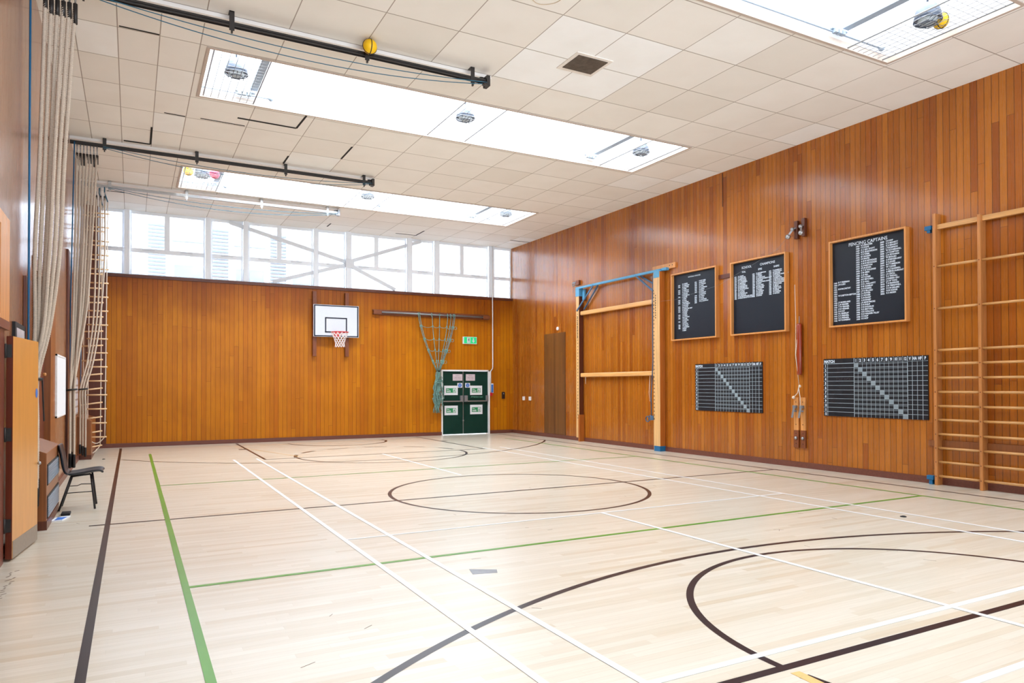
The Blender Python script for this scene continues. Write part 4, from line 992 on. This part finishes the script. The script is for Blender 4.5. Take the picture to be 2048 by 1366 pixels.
# blue draw poles and wall boards by each bundle
for (x0, x1, y, z0, z1, lab, m) in ((-0.905, -0.905, 8.44, 1.2, 5.6, 'blue vertical pole on the left wall beside the nearest rope bundle', 'blueshoe'), (-0.868, -0.922, 13.95, 0.95, 5.6, 'blue vertical pole on the left wall beside the middle rope bundle', 'blueshoe'), (-0.90, -0.91, 16.6, 0.9, 2.3, 'dull blue vertical pole on the left wall beside the farthest rope bundle', 'bluebrace')):
    t = thing('draw_pole', (x1, y, z0), lab, 'pole', 'blue draw poles on the left wall')
    MB().tube([(x1, y, z0), (x1*0.8+x0*0.2, y, z0+(z1-z0)*0.4), (x0, y, z1)], 0.010, 8).build('tube', M[m], t)
    MB().tube([(x1, y, z0-0.02), (x1, y, z0+0.02)], 0.014, 8).build('end_cap', M[m], t)
for (y0, y1, z0, z1, lab) in ((8.42, 8.82, 0.0, 2.56, 'dark wooden back board on the left wall behind the nearest ropes'), (13.62, 14.1, 0.1, 3.72, 'dark wooden back board on the left wall behind the middle ropes')):
    tag(MB().box(XL+0.001, XL+0.03, y0, y1, z0, z1).build('back_board', M['dark_wood'], None, 0.003), lab, 'wall board')

# ================================================================== LEFT WALL
# recessed doorway behind the near rope bundle
d = thing('door_3', (XL, 10.4, 0), 'dark red door in a recess of the left wall behind the nearest ropes', 'door', kind='structure')
b = MB(); b.box(XL-0.10, XL+0.012, DY1-0.62, DY1, 0, DZ); b.box(XL-0.10, XL+0.012, DY0, DY0+0.10, 0, DZ); b.box(XL-0.10, XL+0.012, DY0, DY1, DZ-0.12, DZ)
b.build('door_frame', M['mid_wood'], d)
MB().box(XL-0.10, XL-0.06, DY0+0.10, DY1-0.62, 0.0, DZ-0.12).build('door_leaf', M['red_edge'], d)
MB().lathe([(0.02, 0), (0.02, 0.03), (0.01, 0.035)], (XL-0.06, DY1-0.75, 1.62), 12, 'x').build('door_handle', M['frame_wood'], d)
# entrance with overpanel and the open yellow door
d = thing('door_2', (XL, 6.9, 0), 'yellow veneered door standing open against the left wall', 'door', kind='structure')
b = MB(); b.box(XL, XL+0.02, 6.93, 7.40, 1.98, 2.89); b.box(XL, XL+0.02, 5.6, 6.93, 2.78, 2.89); b.box(XL, XL+0.02, 5.6, 6.93, 1.98, 2.05)
b.build('over_frame', M['frame_wood'], d)
MB().box(XL, XL+0.012, 5.6, 6.93, 2.05, 2.78).build('over_panel', M['purple_panel'], d)
b = MB(); b.box(XL-0.12, XL+0.02, 6.88, 7.14, 0, 1.93); b.box(XL-0.12, XL+0.05, 5.85, 7.20, 1.93, 2.0); b.box(XL-0.12, XL+0.02, 5.85, 5.95, 0, 1.93)
b.build('door_frame', M['red_edge'], d)
MB().box(XL-0.14, XL-0.12, 5.95, 6.93, 0, 2.0).build('passage_back', M['dark_wood'], d)
hx, hy = -0.878, 7.20; ex, ey = -0.782, 8.03        # leaf: hinge edge and free edge, court-facing side
dv = Vector((ex-hx, ey-hy, 0)).normalized(); nv = Vector((-dv.y, dv.x, 0))
H0, H1 = 0.02, 1.885
def leafbox(s0, s1, n0, n1, z0, z1):
    L_ = (Vector((ex, ey, 0))-Vector((hx, hy, 0))).length
    o = Vector((hx, hy, 0)); q = [o+dv*s0+nv*n0, o+dv*s1+nv*n0, o+dv*s1+nv*n1, o+dv*s0+nv*n1]
    return MB().prism([(p.x, p.y, z0) for p in q], (0, 0, z1-z0))
LL = math.hypot(ex-hx, ey-hy)
lf = leafbox(0, LL, 0, 0.045, H0, H1).build('door_leaf', M['veneer'], d)
leafbox(-0.004, 0.0, -0.001, 0.046, H0, H1).build('hinge_edge', M['red_edge'], lf)
leafbox(0.02, LL-0.01, -0.003, 0.0, 0.02, 0.165).build('kick_plate', M['kick'], lf)
o = Vector((hx, hy, 0))+dv*(LL-0.06)-nv*0.002
b = MB(); n_ = 24
c0 = Vector((o.x, o.y, 1.40)); b._add([c0+dv*0.04*math.cos(2*PI*i/n_)+Vector((0, 0, 0.045*math.sin(2*PI*i/n_))) for i in range(n_)], [list(range(n_))])
tag(b.build('disc_sign', M['signblue'], lf), 'round blue sign')
o = Vector((hx, hy, 0))+dv*(LL-0.03)-nv*0.02
MB().sphere((o.x, o.y, 0.74), 0.016, 12, 8).build('door_handle', M['steel'], lf)
for z in (1.76, 1.06, 0.30):
    b = MB(); b.box(-0.935, -0.885, 7.19, 7.197, z-0.055, z+0.055); b.tube([(-0.93, 7.185, z-0.06), (-0.93, 7.185, z+0.06)], 0.012, 8); b.box(-0.975, -0.935, 7.13, 7.145, z-0.055, z+0.055)
    b.build('hinge', M['track'], lf)
t = thing('picture_frame', (XL, 8.05, 1.95), 'small dark framed picture on the left wall above the open door', 'picture')
MB().box(XL, XL+0.025, 7.72, 8.38, 1.55, 2.05).build('frame', M['black'], t)
MB().box(XL+0.025, XL+0.028, 7.80, 8.30, 1.60, 2.0).build('print', M['photo'], t)
t = thing('whiteboard', (XL, 12.4, 1.04), 'white notice board on the left wall before the middle ropes', 'notice board')
MB().box(XL, XL+0.025, 11.72, 13.15, 1.04, 1.90).build('panel', M['paper'], t)
b = MB()
for (y0, y1, z0, z1) in ((11.70, 13.17, 1.02, 1.045), (11.70, 13.17, 1.895, 1.92), (11.70, 11.725, 1.02, 1.92), (13.145, 13.17, 1.02, 1.92)): b.box(XL, XL+0.032, y0, y1, z0, z1)
b.build('frame', M['white'], t)
t = thing('notice_board', (XL, 15.6, 0.93), 'dull grey notice board on the left wall behind the middle ropes', 'notice board')
MB().box(XL, XL+0.02, 15.02, 16.25, 0.93, 1.64).build('panel', M['greyboard'], t)
b = MB()
for r in range(5):
    for c_ in range(3): b.box(XL+0.02, XL+0.023, 15.08+c_*0.40, 15.40+c_*0.40, 0.96+r*0.135, 1.06+r*0.135)
b.build('photo_print', M['photo'], t)

def radiator_cover(y0, y1, xf, label, grilles):
    t = thing('radiator_cover', (XL, (y0+y1)/2, 0), label, 'radiator cover', 'wooden radiator covers along the left wall')
    prof = [(XL+0.001, 0), (xf, 0), (xf, 0.78), (XL+0.001, 0.86)]
    MB().prism([(x, y0, z) for x, z in prof], (0, y1-y0, 0)).build('case', M['mid_wood'], t, 0.004)
    MB().box(XL+0.03, xf+0.006, y0-0.006, y1+0.004, 0, 0.09).build('plinth', M['dark_wood'], t)
    if grilles:
        for z0, z1 in ((0.46, 0.645), (0.12, 0.32)):
            gr = MB().box(xf, xf+0.006, y0+0.06, y1-0.06, z0-0.015, z1+0.015).build('grille', M['black'], t)
            b = MB(); n = 9
            for k in range(n): z = z0+(z1-z0)*k/n; b.box(xf+0.006, xf+0.014, y0+0.08, y1-0.09, z, z+(z1-z0)/n*0.7)
            b.build('louvre', M['grille'], gr)
    return t
radiator_cover(8.60, 9.96, -0.762, 'wooden radiator cover with two silver grilles beside the black chair', True)
radiator_cover(16.49, 18.5, -0.715, 'low wooden radiator cover below the rope ladders', False)

# ================================================================== CHAIR AND FLOOR THINGS
t = thing('stacking_chair', (-0.54, 9.97, 0), 'black plastic stacking chair by the radiator cover', 'chair')
prof = [(-0.762, .775), (-0.755, .74), (-0.742, .68), (-0.728, .60), (-0.718, .53), (-0.708, .475), (-0.692, .435), (-0.66, .415), (-0.61, .412), (-0.55, .42), (-0.48, .432), (-0.42, .442), (-0.37, .446), (-0.338, .448), (-0.318, .442), (-0.308, .424)]
def shell(i0, i1, widths, edge, nm):
    P = prof[i0:i1]; nw = 10; vs = []; fs = []
    for i, (x, z) in enumerate(P):
        hw = widths(i/(len(P)-1)); nx, nz = 0, 0
        a_, b_ = P[max(0, i-1)], P[min(len(P)-1, i+1)]; dx, dz = b_[0]-a_[0], b_[1]-a_[1]; L_ = math.hypot(dx, dz); nx, nz = -dz/L_, dx/L_
        for k in range(nw+1):
            s = -1+2*k/nw; e = edge*abs(s)**4
            vs.append((x-nx*(-e), 9.97+s*hw, z+nz*e))
    for i in range(len(P)-1):
        for k in range(nw): fs.append((i*(nw+1)+k, i*(nw+1)+k+1, (i+1)*(nw+1)+k+1, (i+1)*(nw+1)+k))
    b = MB(); b.sm = True; b._add(vs, fs); o = b.build(nm, M['plastic'], t)
    so = o.modifiers.new('thick', 'SOLIDIFY'); so.thickness = 0.022; so.offset = 0
    su = o.modifiers.new('round', 'SUBSURF'); su.levels = 1; su.render_levels = 1
    return o
shell(0, 8, lambda s: 0.19+0.03*math.sin(PI*min(1, s*0.8+0.1)), 0.022, 'backrest')
shell(7, 16, lambda s: 0.215-0.01*s, 0.022, 'seat')
for y in (9.76, 10.18):
    yi = 9.97+(y-9.97)*0.72
    MB().tube([(-0.625, yi, 0.40), (-0.745, y, 0.008)], 0.0115, 8).build('leg', M['legmetal'], t)
    MB().tube([(-0.425, yi, 0.42), (-0.38, y, 0.008)], 0.0115, 8).build('leg', M['legmetal'], t)
b = MB(); b.tube([(-0.625, 9.82, 0.40), (-0.425, 9.82, 0.42)], 0.011, 8); b.tube([(-0.625, 10.12, 0.40), (-0.425, 10.12, 0.42)], 0.011, 8); b.tube([(-0.625, 9.82, 0.40), (-0.625, 10.12, 0.40)], 0.011, 8)
b.build('seat_frame', M['legmetal'], t)
b = MB(); b.tube([(-0.69, 9.79, 0.21), (-0.405, 9.79, 0.215)], 0.005, 6); b.tube([(-0.66, 10.14, 0.25), (-0.58, 10.14, 0.25), (-0.54, 10.14, 0.268), (-0.41, 10.14, 0.262)], 0.005, 6)
b.build('link_wire', M['legmetal'], t)
t = thing('leaflet', (-0.69, 9.2, 0), 'blue and white leaflet lying on the floor by the chair', 'leaflet')
MB().prism([(-0.77, 9.08, 0.001), (-0.66, 9.10, 0.001), (-0.60, 9.36, 0.001), (-0.73, 9.34, 0.001)], (0, 0, 0.012)).build('sheet', M['paper'], t)
MB().prism([(-0.735, 9.10, 0.0135), (-0.665, 9.115, 0.0135), (-0.625, 9.28, 0.0135), (-0.715, 9.29, 0.0135)], (0, 0, 0.0006)).build('blue_print', M['signblue'], t)
MB().prism([(-0.74, 9.30, 0.0135), (-0.72, 9.30, 0.0135), (-0.69, 9.33, 0.0135), (-0.72, 9.335, 0.0135)], (0, 0, 0.0006)).build('dark_print', M['navy'], t)
tag(MB().box(-0.70, -0.61, 9.44, 9.60, 0, 0.03).build('dark_scrap', M['black'], None, 0.006), 'small black object on the floor behind the leaflet', 'scrap')
t = thing('floor_plate', (2.35, 5.05, 0), 'small grey cover plate set in the floor', 'floor plate')
MB().prism([(2.37, 5.13, 0), (2.33, 4.98, 0), (2.52, 4.93, 0), (2.56, 5.02, 0)], (0, 0, 0.0015)).build('plate', M['grey'], t)
for (x, y, s, lab) in ((7.52, 4.85, 0.035, 'dark scrap on the floor beside a white line near the wall bars'), (-0.49, 16.4, 0.03, 'dark scrap on the floor by the far radiator cover')):
    b = MB(); b.lathe([(s*0.9, 0.0), (s, 0.006), (s*0.4, 0.014)], (x, y, 0), 9); tag(b.build('floor_scrap', M['black']), lab, 'scrap')
b = MB()                                             # scuffs worn into the varnish
for k in range(26):
    x, y = random.uniform(-0.6, 7.5), random.uniform(3.0, 9.0); a = random.uniform(0, PI); L_ = random.uniform(0.03, 0.10)
    b.bar((x, y, 0.0006), (x+L_*math.cos(a), y+L_*math.sin(a), 0.0006), 0.005, 0.0006)
for k in range(16): b.bar((-0.82+random.uniform(-.03, .03), 5.9+k*0.06, 0.0006), (-0.80+random.uniform(-.03, .03), 5.93+k*0.06, 0.0006), 0.012, 0.0006)
o = b.build('scuff', plain('scuff_grey', srgb(120, 104, 90), 0.6), floor); o['kind'] = 'stuff'

# ================================================================== LIGHT
for i, (y0, y1) in enumerate(SKY):
    l = bpy.data.lights.new('skylight_daylight', 'AREA'); l.shape = 'RECTANGLE'; l.size = SX1-SX0-0.1; l.size_y = y1-y0-0.1
    l.energy = (60, 180, 480, 680)[i]; l.color = (0.82, 0.925, 1.0)
    o = bpy.data.objects.new('skylight_daylight', l); C.objects.link(o); o.location = (CX+0.07, (y0+y1)/2, HC+0.93)
def portal(x, y, z, sx, sy, rx, name):
    l = bpy.data.lights.new(name, 'AREA'); l.shape = 'RECTANGLE'; l.size = sx; l.size_y = sy
    l.cycles.is_portal = True
    o = bpy.data.objects.new(name, l); C.objects.link(o); o.location = (x, y, z); o.rotation_euler = (rx, 0, 0)
portal(4.75, YN-0.12, 3.1, 11.4, 4.4, PI/2, 'fill_window_portal')  # samples sky light through the added window behind the viewer
portal(4.75, YB+0.16, 4.96, 11.4, 1.55, -PI/2, 'high_window_portal')
W = bpy.data.worlds.new('overcast_sky'); bpy.context.scene.world = W; W.use_nodes = True
nt = W.node_tree; nt.nodes.clear()
ow = nt.nodes.new('ShaderNodeOutputWorld'); bg = nt.nodes.new('ShaderNodeBackground')
tc = nt.nodes.new('ShaderNodeTexCoord'); sx = nt.nodes.new('ShaderNodeSeparateXYZ'); rp = nt.nodes.new('ShaderNodeValToRGB')
nt.links.new(tc.outputs['Generated'], sx.inputs[0]); nt.links.new(sx.outputs[2], rp.inputs[0])
mr = nt.nodes.new('ShaderNodeMapRange'); mr.inputs[1].default_value = -1; mr.inputs[2].default_value = 1
nt.links.new(sx.outputs[2], mr.inputs[0]); nt.links.new(mr.outputs[0], rp.inputs[0])
e_ = rp.color_ramp.elements; e_.new(0.5); e_.new(0.5); e_.new(0.5)          # lower half brightened to light the ceiling, dim horizon, bright overcast above
for el, (p_, k_) in zip(e_, ((0.0, 0.85), (0.485, 0.85), (0.51, 0.18), (0.66, 0.22), (0.80, 1.7))):
    el.position = p_; el.color = (0.80*k_, 0.90*k_, 1.0*k_, 1)
nt.links.new(rp.outputs[0], bg.inputs[0]); bg.inputs[1].default_value = 9.0; nt.links.new(bg.outputs[0], ow.inputs[0])

# ================================================================== CAMERA
yaw, pitch, roll_ = 0.4936, 0.0122, -0.0022
c_, s_ = math.cos(yaw), math.sin(yaw); cp, sp_ = math.cos(pitch), math.sin(pitch); cr, sr = math.cos(roll_), math.sin(roll_)
r_ = Vector((c_, -s_, 0)); fw = Vector((s_, c_, 0)); F = fw*cp+Vector((0, 0, sp_)); U = -fw*sp_+Vector((0, 0, cp))
rr_ = r_*cr+U*sr; uu = -r_*sr+U*cr
cam = bpy.data.cameras.new('camera'); co = bpy.data.objects.new('camera', cam); C.objects.link(co)
co.matrix_world = Matrix(((rr_.x, uu.x, -F.x, 0), (rr_.y, uu.y, -F.y, 0), (rr_.z, uu.z, -F.z, 1.46), (0, 0, 0, 1)))
cam.sensor_fit = 'HORIZONTAL'; cam.sensor_width = 36; cam.lens = 1413.4/2048*36
cam.shift_x = 0.0; cam.shift_y = (754.2-683)/2048
cam.clip_start = 0.05; cam.clip_end = 200
sc = bpy.context.scene; sc.camera = co
sc.view_settings.view_transform = 'Standard'; sc.view_settings.look = 'None'; sc.view_settings.exposure = 0.1
sc.cycles.max_bounces = 7; sc.cycles.diffuse_bounces = 4; sc.cycles.glossy_bounces = 3; sc.cycles.transparent_max_bounces = 10
sc.cycles.use_adaptive_sampling = True; sc.cycles.adaptive_threshold = 0.045; sc.cycles.adaptive_min_samples = 12
sc.cycles.use_denoising = True; sc.cycles.sample_clamp_indirect = 6.0
